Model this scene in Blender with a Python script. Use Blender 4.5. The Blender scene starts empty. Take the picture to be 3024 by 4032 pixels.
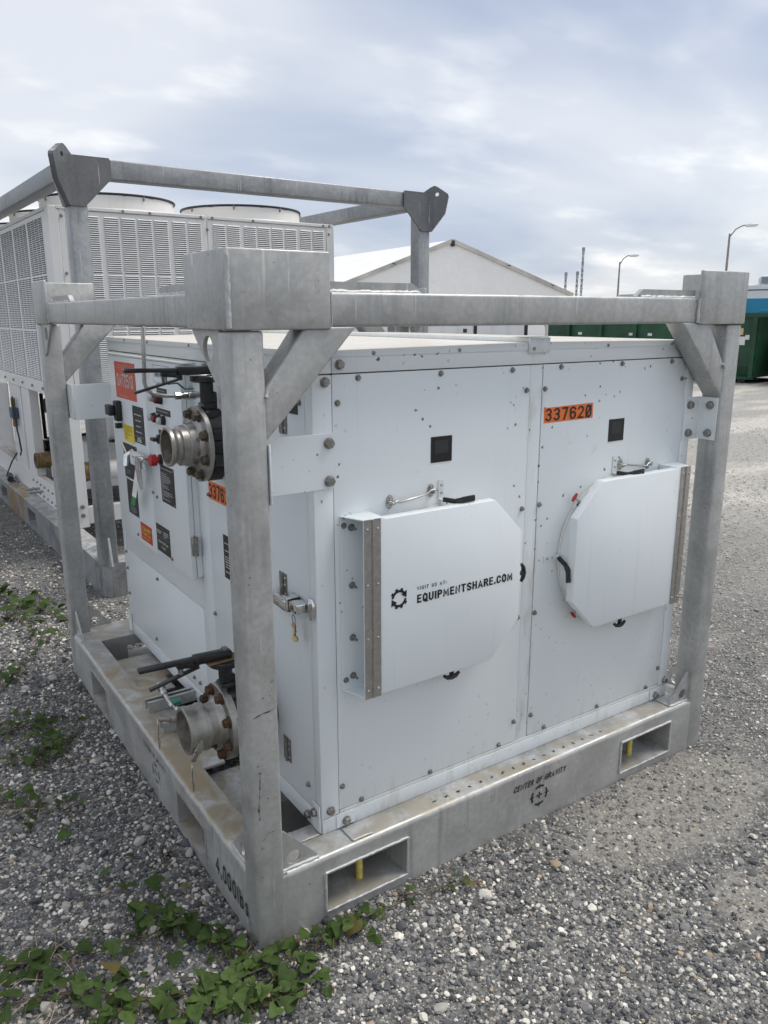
import bpy, bmesh, math, random
import numpy as np
from mathutils import Vector, Matrix
from mathutils.geometry import tessellate_polygon
R = math.radians
random.seed(7)
rng = np.random.default_rng(11)
scene = bpy.context.scene
COL = scene.collection

# ------------------------------------------------------------------ camera
CAM = Vector((-0.6925, -1.6255, 1.6288))
YAW, PITCH, ROLL = R(33.808), R(-13.987), R(-0.145)
fw = Vector((math.sin(YAW) * math.cos(PITCH), math.cos(YAW) * math.cos(PITCH), math.sin(PITCH)))
rt = fw.cross(Vector((0, 0, 1))).normalized()
up = rt.cross(fw)
r2 = rt * math.cos(ROLL) + up * math.sin(ROLL)
u2 = -rt * math.sin(ROLL) + up * math.cos(ROLL)
cam = bpy.data.cameras.new('camera')
camo = bpy.data.objects.new('camera', cam)
COL.objects.link(camo)
M = Matrix((r2, u2, -fw)).transposed().to_4x4()
M.translation = CAM
camo.matrix_world = M
cam.sensor_fit = 'VERTICAL'
cam.sensor_height = 36.0
cam.lens = 36.0 * 3099.67 / 4032.0
cam.clip_start, cam.clip_end = 0.05, 4000
scene.camera = camo

# ------------------------------------------------------------------ sky, sun, exposure
SUN_EL, SUN_AZ = R(60), R(104)          # azimuth clockwise from +Y
w = bpy.data.worlds.new('World')
scene.world = w
w.use_nodes = True
nt = w.node_tree
nt.nodes.clear()
def N(t, **k):
    n = nt.nodes.new(t)
    for a, b in k.items():
        setattr(n, a, b)
    return n
L = lambda a, b: nt.links.new(a, b)
out = N('ShaderNodeOutputWorld')
bg = N('ShaderNodeBackground')
sky = N('ShaderNodeTexSky', sky_type='NISHITA', sun_disc=False, sun_elevation=SUN_EL, sun_rotation=SUN_AZ)
sky.air_density, sky.dust_density, sky.ozone_density = 1.0, 1.6, 1.2
tc = N('ShaderNodeTexCoord')
sx = N('ShaderNodeSeparateXYZ')
L(tc.outputs['Generated'], sx.inputs[0])
zc = N('ShaderNodeMath', operation='MAXIMUM'); L(sx.outputs[2], zc.inputs[0]); zc.inputs[1].default_value = 0.0
za = N('ShaderNodeMath', operation='ADD'); L(zc.outputs[0], za.inputs[0]); za.inputs[1].default_value = 0.22
dx = N('ShaderNodeMath', operation='DIVIDE'); L(sx.outputs[0], dx.inputs[0]); L(za.outputs[0], dx.inputs[1])
dy = N('ShaderNodeMath', operation='DIVIDE'); L(sx.outputs[1], dy.inputs[0]); L(za.outputs[0], dy.inputs[1])
cx = N('ShaderNodeCombineXYZ'); L(dx.outputs[0], cx.inputs[0]); L(dy.outputs[0], cx.inputs[1])
mp = N('ShaderNodeMapping'); L(cx.outputs[0], mp.inputs[0])
mp.inputs['Location'].default_value = (3.1, 1.7, 0.4)
mp.inputs['Rotation'].default_value = (0, 0, R(25))
mp.inputs['Scale'].default_value = (0.85, 1.2, 1)
n1 = N('ShaderNodeTexNoise'); L(mp.outputs[0], n1.inputs[0])
n1.inputs['Scale'].default_value = 0.80; n1.inputs['Detail'].default_value = 4.5; n1.inputs['Roughness'].default_value = 0.46; n1.inputs['Distortion'].default_value = 0.25
r1 = N('ShaderNodeMapRange', interpolation_type='SMOOTHSTEP'); L(n1.outputs[0], r1.inputs[0])
r1.inputs[1].default_value = 0.30; r1.inputs[2].default_value = 0.62
n2 = N('ShaderNodeTexNoise'); L(mp.outputs[0], n2.inputs[0])
n2.inputs['Scale'].default_value = 2.6; n2.inputs['Detail'].default_value = 4; n2.inputs['Roughness'].default_value = 0.55
r2n = N('ShaderNodeMapRange', interpolation_type='SMOOTHSTEP'); L(n2.outputs[0], r2n.inputs[0])
r2n.inputs[1].default_value = 0.5; r2n.inputs[2].default_value = 0.78
# thin blue-grey cloud deck and brighter cloud
deck = N('ShaderNodeMix', data_type='RGBA'); L(r1.outputs[0], deck.inputs[0])
deck.inputs[6].default_value = (0.232, 0.270, 0.352, 1); deck.inputs[7].default_value = (0.440, 0.452, 0.478, 1)
brt = N('ShaderNodeMix', data_type='RGBA'); L(deck.outputs[2], brt.inputs[6]); brt.inputs[7].default_value = (0.62, 0.615, 0.60, 1)
bm_ = N('ShaderNodeMath', operation='MULTIPLY'); L(r2n.outputs[0], bm_.inputs[0]); L(r1.outputs[0], bm_.inputs[1])
L(bm_.outputs[0], brt.inputs[0])
sk = N('ShaderNodeMix', data_type='RGBA', blend_type='MULTIPLY'); sk.inputs[0].default_value = 1
L(sky.outputs[0], sk.inputs[6]); sk.inputs[7].default_value = (0.10, 0.10, 0.10, 1)
mixs = N('ShaderNodeMix', data_type='RGBA'); mixs.inputs[0].default_value = 0.88
L(sk.outputs[2], mixs.inputs[6]); L(brt.outputs[2], mixs.inputs[7])
L(mixs.outputs[2], bg.inputs[0]); bg.inputs[1].default_value = 1.0
L(bg.outputs[0], out.inputs[0])
w.cycles.sampling_method = 'NONE'

sun = bpy.data.lights.new('sun', 'SUN')
sun.energy = 1.5
sun.angle = R(28)
sun.color = (1.0, 0.955, 0.89)
suno = bpy.data.objects.new('sun', sun)
COL.objects.link(suno)
sd = Vector((math.sin(SUN_AZ) * math.cos(SUN_EL), math.cos(SUN_AZ) * math.cos(SUN_EL), math.sin(SUN_EL)))
suno.rotation_euler = sd.to_track_quat('Z', 'Y').to_euler()
suno.location = sd * 40
vs = scene.view_settings
vs.view_transform = 'Standard'; vs.look = 'None'; vs.gamma = 1; vs.exposure = 0.92
vs.use_curve_mapping = False
scene.cycles.use_adaptive_sampling = True
scene.cycles.adaptive_threshold = 0.035
scene.cycles.max_bounces = 4
scene.cycles.diffuse_bounces = 3
scene.cycles.glossy_bounces = 3
scene.cycles.transmission_bounces = 2
scene.cycles.caustics_reflective = False
scene.cycles.caustics_refractive = False

# ------------------------------------------------------------------ materials
def lin(c):
    return tuple((v / 12.92 if v <= .04045 else ((v + .055) / 1.055) ** 2.4) for v in [q / 255 for q in c])
class Mat:
    def __init__(s, name, col=(.5, .5, .5), rough=.5, metal=0.0, spec=.5):
        s.m = bpy.data.materials.new(name); s.m.use_nodes = True
        s.t = s.m.node_tree; s.b = s.t.nodes['Principled BSDF']
        s.b.inputs['Base Color'].default_value = (*col, 1)
        s.b.inputs['Roughness'].default_value = rough
        s.b.inputs['Metallic'].default_value = metal
        s.b.inputs['Specular IOR Level'].default_value = spec
        s.pos = None
    def n(s, t, ins=None, **k):
        nd = s.t.nodes.new(t)
        for a, b in k.items(): setattr(nd, a, b)
        for a, b in (ins or {}).items():
            if hasattr(b, 'is_linked'): s.t.links.new(b, nd.inputs[a])
            else: nd.inputs[a].default_value = b
        return nd
    def P(s, scale=(1, 1, 1), loc=(0, 0, 0)):
        if s.pos is None:
            s.pos = s.n('ShaderNodeNewGeometry')
        return s.n('ShaderNodeMapping', {0: s.pos.outputs['Position'], 'Scale': scale, 'Location': loc}).outputs[0]
    def nz(s):
        if s.pos is None: s.P()
        return s.n('ShaderNodeSeparateXYZ', {0: s.pos.outputs['Normal']}).outputs
    def xyz(s):
        if s.pos is None: s.P()
        return s.n('ShaderNodeSeparateXYZ', {0: s.pos.outputs['Position']}).outputs
    def noise(s, vec, scale, detail=4, rough=.5, dist=0.0):
        return s.n('ShaderNodeTexNoise', {'Vector': vec, 'Scale': scale, 'Detail': min(detail, 3 if scale > 20 else 4), 'Roughness': rough, 'Distortion': dist}).outputs[0]
    def vor(s, vec, scale, feature='F1'):
        return s.n('ShaderNodeTexVoronoi', {'Vector': vec, 'Scale': scale}, feature=feature)
    def rng(s, v, a, b, c=0., d=1., smooth=True):
        return s.n('ShaderNodeMapRange', {0: v, 1: a, 2: b, 3: c, 4: d}, interpolation_type='SMOOTHSTEP' if smooth else 'LINEAR').outputs[0]
    def math(s, op, a, b=0.0):
        return s.n('ShaderNodeMath', {0: a, 1: b}, operation=op).outputs[0]
    def mix(s, f, a, b):
        nd = s.n('ShaderNodeMix', data_type='RGBA')
        for i, v in ((0, f), (6, a), (7, b)):
            if hasattr(v, 'is_linked'): s.t.links.new(v, nd.inputs[i])
            else: nd.inputs[i].default_value = v if i == 0 else (*v, 1)
        return nd.outputs[2]
    def col(s, v): s.t.links.new(v, s.b.inputs['Base Color']); return s
    def rough(s, v): s.t.links.new(v, s.b.inputs['Roughness']); return s
    def bump(s, h, strength=.3, dist=.002):
        nd = s.n('ShaderNodeBump', {'Height': h, 'Strength': strength, 'Distance': dist})
        s.t.links.new(nd.outputs[0], s.b.inputs['Normal']); return s

def specks(m, scale, thr, keep, loc=(0, 0, 0)):
    v = m.vor(m.P(loc=loc), scale)
    cr = m.n('ShaderNodeSeparateColor', {0: v.outputs['Color']}).outputs
    size = m.math('MULTIPLY', cr[1], thr)
    hit = m.math('LESS_THAN', m.math('ADD', v.outputs['Distance'], m.math('MULTIPLY', m.math('SUBTRACT', m.noise(m.P(), scale * 7, 2, .6), .5), thr * 1.6)), size)
    on = m.math('GREATER_THAN', cr[0], keep)
    return m.math('MULTIPLY', hit, on)

def galv(name, a, b, dark=(.20, .205, .21), dirt=0.0, metal=.35, rust=False, streak=.5, loc=0.0, rust2=False):
    m = Mat(name, a, .45, metal)
    big = m.rng(m.noise(m.P(loc=(loc, 0, 0)), 6, 6, .65, .5), .32, .66)
    fine = m.rng(m.noise(m.P(), 60, 3, .6), .3, .7)
    c = m.mix(m.math('MULTIPLY', m.math('ADD', m.math('MULTIPLY', big, .7), m.math('MULTIPLY', fine, .3)), 1.0), a, b)
    st = m.rng(m.noise(m.P((38, 38, 2.2)), 1, 4, .6), .48, .72)
    st2 = m.rng(m.noise(m.P(), 3.1, 3), .42, .62)
    c = m.mix(m.math('MULTIPLY', m.math('MULTIPLY', st, st2), streak), c, dark)
    cell = m.n('ShaderNodeSeparateColor', {0: m.vor(m.P(), 75).outputs['Color']}).outputs[0]
    c = m.mix(m.rng(cell, 0, 1, 0, .22, False), c, tuple(v * .72 for v in a))
    drip = m.math('MULTIPLY', m.rng(m.noise(m.P((70, 70, 3.2)), 1, 2, .5), .66, .72), m.rng(m.noise(m.P(), 5.2, 3), .5, .58))
    c = m.mix(m.math('MULTIPLY', drip, .55), c, (.66, .665, .655))
    sp = specks(m, 46, .11, .66)
    c = m.mix(m.math('MULTIPLY', sp, .75), c, (.07, .07, .075))
    nz = m.nz()
    topm = m.rng(nz[2], .6, .95)
    # zinc bloom / dust film lying on upward faces, broken up by noise
    lightz = m.rng(m.noise(m.P(), 11, 5, .65), .42, .62)
    c = m.mix(m.math('MULTIPLY', m.math('MULTIPLY', topm, lightz), .75), c, (.62, .63, .63))
    if dirt > 0:
        d = m.rng(m.noise(m.P(), 9, 6, .6, .6), .40, .60)
        c = m.mix(m.math('MULTIPLY', m.math('MULTIPLY', topm, d), dirt), c, (.40, .355, .275))
    if rust:
        p = m.xyz()
        near = m.math('MULTIPLY', m.rng(p[0], .30, .18), m.rng(p[1], 1.62, 1.45))
        near = m.math('MULTIPLY', near, m.rng(p[1], .10, .25))
        d = m.rng(m.noise(m.P((1, .7, 1)), 7.5, 6, .6, .8), .42, .60)
        c = m.mix(m.math('MULTIPLY', m.math('MULTIPLY', m.math('MULTIPLY', topm, d), near), .74), c, (.33, .25, .135))
        run = m.rng(m.noise(m.P((9, 9, .6)), 1, 3), .60, .68)
        side = m.math('MULTIPLY', m.rng(nz[2], .4, .1), m.rng(p[0], .03, .01))
        yb = m.math('MULTIPLY', m.rng(p[1], .80, .9), m.rng(p[1], 1.12, 1.0))
        c = m.mix(m.math('MULTIPLY', m.math('MULTIPLY', m.math('MULTIPLY', run, side), yb), .7), c, (.34, .25, .12))
    if rust2:
        p = m.xyz()
        yb = m.math('MULTIPLY', m.rng(p[1], 5.0, 5.25), m.rng(p[1], 5.95, 5.7))
        d = m.rng(m.noise(m.P((2, 2, .7)), 5, 4, .6, .5), .36, .58)
        c = m.mix(m.math('MULTIPLY', m.math('MULTIPLY', yb, d), .85), c, (.30, .19, .07))
    m.col(c)
    m.rough(m.rng(big, 0, 1, .36, .56))
    m.bump(m.math('ADD', m.noise(m.P(), 26, 4, .6), m.math('MULTIPLY', m.noise(m.P(), 140, 2), .25)), .28, .0022)
    return m.m

def white(name, base, dirt=.5, bugs=True, rough=.33, dusttop=True):
    m = Mat(name, base, rough, 0, .5)
    c = m.mix(m.rng(m.noise(m.P(), 2.2, 3), .35, .7, 0, .35), base, tuple(v * .93 for v in base))
    st = m.rng(m.noise(m.P((60, 60, 1.6)), 1, 3, .55), .58, .8)
    c = m.mix(m.math('MULTIPLY', st, .10 * dirt / .5), c, (.40, .38, .33))
    if bugs:
        p = m.xyz()
        zone = m.rng(m.math('ADD', p[2], m.math('MULTIPLY', m.noise(m.P(), 3), .5)), .75, 1.55, .0, 1)
        s1 = specks(m, 34, .16, .22)
        s1 = m.math('MULTIPLY', s1, m.math('MULTIPLY', m.rng(zone, 0, 1, .25, 1), m.rng(m.noise(m.P(loc=(5, 2, 1)), 4.2, 3), .42, .56)))
        s0 = specks(m, 75, .14, .45, (1.3, .2, .7))
        c = m.mix(m.math('MULTIPLY', m.math('MULTIPLY', s0, m.rng(m.noise(m.P(loc=(2, 7, 3)), 3.1, 3), .44, .62)), .6), c, (.12, .10, .09))
        mul = m.math('MULTIPLY', m.rng(p[0], .955, .985), m.rng(p[0], 1.045, 1.02))
        low = m.math('MULTIPLY', m.rng(p[2], .34, .22), .8)
        gr = m.math('MULTIPLY', m.math('MAXIMUM', mul, low), m.rng(m.noise(m.P((26, 26, 7)), 1, 5, .65), .48, .70))
        c = m.mix(m.math('MULTIPLY', gr, .38), c, (.42, .37, .28))
        scuff = m.rng(m.noise(m.P((14, 14, 9)), 1, 6, .7, 1.0), .66, .74)
        c = m.mix(m.math('MULTIPLY', scuff, .22), c, (.45, .42, .37))
        c = m.mix(m.math('MULTIPLY', s1, .85), c, (.06, .045, .04))
        jag = m.math('ADD', m.vor(m.P(), 9.0).outputs['Distance'], m.math('MULTIPLY', m.noise(m.P(), 160, 3), .13))
        v = m.vor(m.P(), 9.0)
        cr = m.n('ShaderNodeSeparateColor', {0: v.outputs['Color']}).outputs
        hit = m.math('MULTIPLY', m.math('LESS_THAN', jag, .118), m.math('GREATER_THAN', cr[0], .50))
        c = m.mix(m.math('MULTIPLY', m.math('MULTIPLY', hit, zone), .9), c, (.035, .02, .02))
    if dusttop:
        nz = m.nz()
        t = m.rng(nz[2], .7, .97)
        c = m.mix(m.math('MULTIPLY', t, m.rng(m.noise(m.P((1, 4, 1)), 4, 5), .3, .6, .45, .9)), c, (.74, .66, .545))
    m.col(c)
    m.bump(m.math('ADD', m.noise(m.P((1, 1, .7)), 2.6, 2), m.math('MULTIPLY', m.noise(m.P(), 140, 2), .012)), .35, .02)
    return m.m

def plain(name, col, rough=.5, metal=0.0, var=.15, scale=30, bump=0.0, spec=.5):
    m = Mat(name, col, rough, metal, spec)
    c = m.mix(m.rng(m.noise(m.P(), scale, 4, .6), .3, .7), tuple(v * (1 - var) for v in col), tuple(min(1, v * (1 + var)) for v in col))
    m.col(c)
    if bump: m.bump(m.noise(m.P(), scale * 2, 3), bump, .001)
    return m.m

GALV = galv('galvanised_steel', (.355, .358, .345), (.525, .528, .510), dirt=.0)
GALVB = galv('galvanised_base_steel', (.385, .385, .370), (.520, .520, .498), dirt=.75, rust=True)
GALV2 = galv('galvanised_steel_weathered', (.25, .262, .268), (.40, .415, .42), dark=(.13, .135, .14), dirt=.3, streak=.75)
GALVR = galv('galvanised_rust_stained', (.25, .262, .268), (.40, .415, .42), dark=(.13, .135, .14), dirt=.3, streak=.75, rust2=True)
GALVD = galv('galvanised_gusset_dark', (.135, .14, .145), (.19, .196, .20), dark=(.09, .092, .095), streak=.5)
WELD = plain('zinc_weld_bead', (.50, .505, .50), .5, .3, .12, 90, .4)
WHITE = white('white_paint_panel', (.785, .828, .838))
WHITES = white('white_paint_side_panel', (.762, .806, .818), bugs=False)
WHITED = white('white_paint_door', (.795, .842, .855), bugs=True, dusttop=False)
WHITEC = white('white_paint_chiller', (.77, .77, .755), bugs=False, rough=.42, dirt=.9)
WHITEL = plain('white_louvre_metal', (.76, .76, .75), .45, 0, .04, 12)
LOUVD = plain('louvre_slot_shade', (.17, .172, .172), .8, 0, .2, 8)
DARKV = plain('louvre_dark_interior', (.035, .037, .04), .8, 0, .2, 8)
STEEL = plain('stainless_steel', (.50, .485, .46), .28, .9, .10, 60)
STEELD = plain('stainless_bolt', (.30, .285, .265), .42, .8, .2, 120)
CHROME = plain('chrome', (.72, .72, .72), .14, 1.0, .05, 40)
CAST = plain('cast_stainless', (.37, .355, .325), .40, .8, .12, 45, .25)
CASTD = plain('bored_pipe_inside', (.21, .185, .155), .7, .2, .3, 30)
BLACK = plain('black_enamel', (.014, .0145, .016), .28, 0, .2, 40, .25)
BLACKP = plain('black_plastic', (.018, .018, .019), .45, 0, .15, 50)
BOLTB = plain('bronzed_bolt', (.115, .095, .07), .5, .6, .3, 120, .3)
RUST = plain('rusty_bolt', (.10, .058, .034), .75, .3, .4, 110, .5)
BRASS = plain('oxidised_brass', (.24, .165, .075), .55, .5, .25, 40, .3)
LABEL = plain('black_label', (.010, .010, .0105), .4, 0, .05, 10)
LABELG = plain('dark_grey_square', (.032, .032, .034), .5, 0, .03, 10)
INK = plain('black_vinyl', (.012, .012, .013), .5, 0, .02, 10)
PRINT = plain('white_print', (.68, .68, .67), .5, 0, .05, 20)
PRINTG = plain('grey_print', (.36, .36, .36), .5, 0, .05, 20)
def stencil(name, thr):
    m = Mat(name, (.03, .03, .03), .7)
    m.col(m.mix(m.rng(m.noise(m.P(), 55, 5, .65), thr, thr + .16), (.022, .022, .022), (.30, .30, .30)))
    return m.m
STEN = stencil('stencil_black_paint', .64)
STENF = stencil('faded_stencil_paint', .40)
ORANGE = plain('orange_decal', (.82, .19, .035), .5, 0, .05, 12)
ORRED = plain('orange_red_label', (.62, .095, .042), .5, 0, .06, 8)
RED = plain('red_plastic', (.42, .02, .022), .4, 0, .08, 20)
REDL = plain('red_label', (.48, .03, .025), .5, 0, .05, 10)
YELLOW = plain('yellow_label', (.80, .62, .04), .5, 0, .04, 10)
YELP = plain('yellow_pin_paint', (.62, .51, .12), .55, 0, .2, 60)
GREENL = plain('green_tag', (.02, .24, .07), .5, 0, .05, 10)
GREENH = plain('teal_valve_handle', (.03, .17, .14), .4, 0, .1, 20)
TAN = plain('manila_tag', (.58, .44, .22), .75, 0, .2, 60, .5)
LENSW = plain('clear_lens', (.55, .55, .55), .12, .2, .05, 10)
LENSR = plain('red_lens', (.16, .006, .015), .2, 0, .05, 10)
GREEND = plain('green_dumpster_paint', (.013, .062, .030), .55, 0, .35, 1.5, .1)
BLUEC = plain('blue_container_paint', (.012, .235, .40), .45, 0, .08, 1)
TENT = plain('white_tent_fabric', (.84, .84, .83), .6, 0, .03, .3)
_tm = TENT.node_tree; _tb = _tm.nodes.new('ShaderNodeBump'); _tn = _tm.nodes.new('ShaderNodeTexNoise'); _tg = _tm.nodes.new('ShaderNodeNewGeometry')
_tn.inputs['Scale'].default_value = .9; _tn.inputs['Distortion'].default_value = 1.5; _tm.links.new(_tg.outputs['Position'], _tn.inputs['Vector']); _tm.links.new(_tn.outputs[0], _tb.inputs['Height']); _tb.inputs['Strength'].default_value = .16; _tb.inputs['Distance'].default_value = .35
_tm.links.new(_tb.outputs[0], _tm.nodes['Principled BSDF'].inputs['Normal'])
TENTF = plain('tent_frame_aluminium', (.50, .485, .445), .5, .3, .2, .6)
POLE = plain('galvanised_lamp_pole', (.30, .27, .26), .6, .3, .1, 1)
MAST = plain('grey_mast', (.26, .28, .32), .7, 0, .2, 1)
PALEB = plain('pale_grey_box', (.70, .71, .71), .5, 0, .03, 2)
BLUEV = plain('blue_valve_actuator', (.05, .10, .16), .5, 0, .1, 20)
CARD = plain('white_card', (.82, .82, .80), .6, 0, .03, 20)
CLOTH = plain('white_duct_fabric', (.78, .77, .74), .7, 0, .05, 4)

# ------------------------------------------------------------------ mesh helpers
class MB:
    def __init__(s): s.v = []; s.f = []
    def add(s, vs, fs):
        o = len(s.v); s.v += [tuple(q) for q in vs]; s.f += [tuple(i + o for i in f) for f in fs]; return s
    def box(s, x0, x1, y0, y1, z0, z1, bev=0.0, seg=1):
        x0, x1 = min(x0, x1), max(x0, x1); y0, y1 = min(y0, y1), max(y0, y1); z0, z1 = min(z0, z1), max(z0, z1)
        if bev <= 0:
            vs = [(x, y, z) for z in (z0, z1) for x, y in ((x0, y0), (x1, y0), (x1, y1), (x0, y1))]
            return s.add(vs, [(3, 2, 1, 0), (4, 5, 6, 7), (0, 1, 5, 4), (1, 2, 6, 5), (2, 3, 7, 6), (3, 0, 4, 7)])
        bm = bmesh.new()
        bmesh.ops.create_cube(bm, size=1)
        for q in bm.verts:
            q.co = ((x0 + x1) / 2 + q.co.x * (x1 - x0), (y0 + y1) / 2 + q.co.y * (y1 - y0), (z0 + z1) / 2 + q.co.z * (z1 - z0))
        bmesh.ops.bevel(bm, geom=list(bm.edges), offset=bev, segments=seg, affect='EDGES', profile=.5)
        s.bm(bm); bm.free(); return s
    def bm(s, bm):
        bm.verts.index_update()
        return s.add([q.co for q in bm.verts], [[q.index for q in f.verts] for f in bm.faces])
    def prism(s, poly, fn, a, b, holes=()):
        """poly (u,v) list, fn(u,v,t)->xyz, extruded t=a..b, optional round/poly holes"""
        loops = [list(poly)] + [list(h) for h in holes]
        tri = tessellate_polygon([[Vector((u, v, 0)) for u, v in lp] for lp in loops])
        flat = [p for lp in loops for p in lp]; n = len(flat)
        vs = [fn(u, v, a) for u, v in flat] + [fn(u, v, b) for u, v in flat]
        fs = [tuple(t) for t in tri] + [tuple(i + n for i in reversed(t)) for t in tri]
        o = 0
        for lp in loops:
            k = len(lp)
            for i in range(k):
                j = (i + 1) % k
                fs.append((o + i, o + j, o + j + n, o + i + n))
            o += k
        return s.add(vs, fs)
    def lathe(s, prof, org, ax, n=32, closed=False, cap=True):
        org = Vector(org); ax = Vector(ax).normalized()
        a = ax.orthogonal().normalized(); b = ax.cross(a)
        vs = []; fs = []
        for t, r in prof:
            for i in range(n):
                q = 2 * math.pi * i / n
                vs.append(org + ax * t + (a * math.cos(q) + b * math.sin(q)) * r)
        m = len(prof)
        for k in range(m if closed else m - 1):
            k2 = (k + 1) % m
            for i in range(n):
                j = (i + 1) % n
                fs.append((k * n + i, k * n + j, k2 * n + j, k2 * n + i))
        if not closed and cap:
            if prof[0][1] > 1e-6: fs.append(tuple(range(n - 1, -1, -1)))
            if prof[-1][1] > 1e-6: fs.append(tuple((m - 1) * n + i for i in range(n)))
        return s.add(vs, fs)
    def cyl(s, p0, p1, r, n=16, r2=None):
        p0 = Vector(p0); p1 = Vector(p1)
        return s.lathe([(0, r), ((p1 - p0).length, r if r2 is None else r2)], p0, p1 - p0, n)
    def tube(s, pts, r, n=8, lump=0.0):
        pts = [Vector(p) for p in pts]; vs = []; fs = []
        pa = None
        for i, p in enumerate(pts):
            d = (pts[min(i + 1, len(pts) - 1)] - pts[max(i - 1, 0)]).normalized()
            if pa is None: pa = d.orthogonal().normalized()
            pa = (pa - d * pa.dot(d)).normalized(); pb = d.cross(pa)
            rr = (r[i] if isinstance(r, (list, tuple)) else r) * (1 + lump * random.uniform(-1, 1))
            for k in range(n):
                q = 2 * math.pi * k / n
                vs.append(p + (pa * math.cos(q) + pb * math.sin(q)) * rr)
        for i in range(len(pts) - 1):
            for k in range(n):
                j = (k + 1) % n
                fs.append((i * n + k, i * n + j, (i + 1) * n + j, (i + 1) * n + k))
        fs.append(tuple(range(n - 1, -1, -1))); fs.append(tuple((len(pts) - 1) * n + k for k in range(n)))
        return s.add(vs, fs)
    def bar(s, p0, p1, wdt, hgt, upv=(0, 0, 1), bev=0.0):
        """rectangular bar from p0 to p1"""
        p0 = Vector(p0); p1 = Vector(p1); d = (p1 - p0); ln = d.length; d.normalize()
        upv = Vector(upv); sd_ = d.cross(upv).normalized(); uu = sd_.cross(d)
        t = MB().box(0, ln, -wdt / 2, wdt / 2, -hgt / 2, hgt / 2, bev, 2)
        return s.add([p0 + d * v[0] + sd_ * v[1] + uu * v[2] for v in t.v], t.f)
    def weld(s, p0, p1, r=.005, step=.006, off=(0, 0, 0)):
        p0 = Vector(p0); p1 = Vector(p1); k = max(3, int((p1 - p0).length / step))
        pts = [p0.lerp(p1, i / k) + Vector((random.uniform(-1, 1), random.uniform(-1, 1), random.uniform(-1, 1))) * r * .18 for i in range(k + 1)]
        return s.tube(pts, r, 7, .22)
    def build(s, name, mat, parent=None, sharp=38, org=None):
        o = Vector(org) if org is not None else (ORG[parent] if parent in ORG else Vector((0, 0, 0)))
        me = bpy.data.meshes.new(name)
        me.from_pydata([(v[0] - o.x, v[1] - o.y, v[2] - o.z) for v in s.v], [], s.f)
        bm = bmesh.new(); bm.from_mesh(me)
        bmesh.ops.recalc_face_normals(bm, faces=bm.faces)
        bm.to_mesh(me); bm.free()
        me.materials.append(mat)
        me.shade_smooth()
        me.set_sharp_from_angle(angle=R(sharp))
        ob = bpy.data.objects.new(name, me); COL.objects.link(ob)
        if parent is not None:
            ob.parent = parent; ORG[ob] = ORG.get(parent, Vector((0, 0, 0)))
        return ob
ORG = {}
def thing(name, label, cat, loc=(0, 0, 0), rotz=0.0, group=None, local=False):
    o = bpy.data.objects.new(name, None); COL.objects.link(o)
    o.empty_display_size = .2
    o.location = loc; o.rotation_euler = (0, 0, rotz)
    o['label'] = label; o['category'] = cat
    if group: o['group'] = group
    ORG[o] = Vector((0, 0, 0)) if local else Vector(loc)
    return o
def tag(o, label, cat, group=None):
    o['label'] = label; o['category'] = cat
    if group: o['group'] = group
    return o
def inst(name, mesh, loc, nrm, parent, spin=0.0, mat=None, scale=1.0):
    o = bpy.data.objects.new(name, mesh); COL.objects.link(o)
    o.parent = parent
    q = Vector(nrm).to_track_quat('Z', 'Y')
    o.rotation_mode = 'QUATERNION'
    from mathutils import Quaternion
    o.rotation_quaternion = q @ Quaternion((0, 0, 1), spin)
    o.location = Vector(loc) - ORG[parent]
    o.scale = (scale,) * 3
    return o
def circle(cx_, cy_, r, n=20, rev=True):
    p = [(cx_ + r * math.cos(2 * math.pi * i / n), cy_ + r * math.sin(2 * math.pi * i / n)) for i in range(n)]
    return p[::-1] if rev else p
XZ = lambda u, v, t: (u, t, v)
YZ = lambda u, v, t: (t, u, v)
XY = lambda u, v, t: (u, v, t)
def mesh_of(mb, name, mat, sharp=38):
    o = mb.build(name, mat, None, sharp); me = o.data; bpy.data.objects.remove(o); return me

# condensed block lettering drawn as strokes in a unit cell (x 0..w, y 0..1)
def _rr(x0, y0, x1, y1, r=.26, k=3):
    p = []
    for cx_, cy_, a0 in ((x1 - r, y1 - r, 0), (x0 + r, y1 - r, 90), (x0 + r, y0 + r, 180), (x1 - r, y0 + r, 270)):
        for i in range(k + 1):
            a = math.radians(a0 + 90 * i / k); p.append((cx_ + r * math.cos(a), cy_ + r * math.sin(a)))
    return p
def _arc(cx_, cy_, rx, ry, a0, a1, k=7):
    return [(cx_ + rx * math.cos(math.radians(a0 + (a1 - a0) * i / k)), cy_ + ry * math.sin(math.radians(a0 + (a1 - a0) * i / k))) for i in range(k + 1)]
_S = _arc(.25, .755, .25, .245, 20, 180, 6) + [(.01, .70), (.06, .60), (.25, .50), (.44, .40)] + _arc(.25, .245, .25, .245, 25, -160, 8)
_3 = _arc(.24, .75, .25, .25, 150, -60, 7) + [(.30, .53), (.20, .53)]
_3b = [(.20, .53), (.32, .52)] + _arc(.24, .26, .26, .26, 60, -155, 8)
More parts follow.
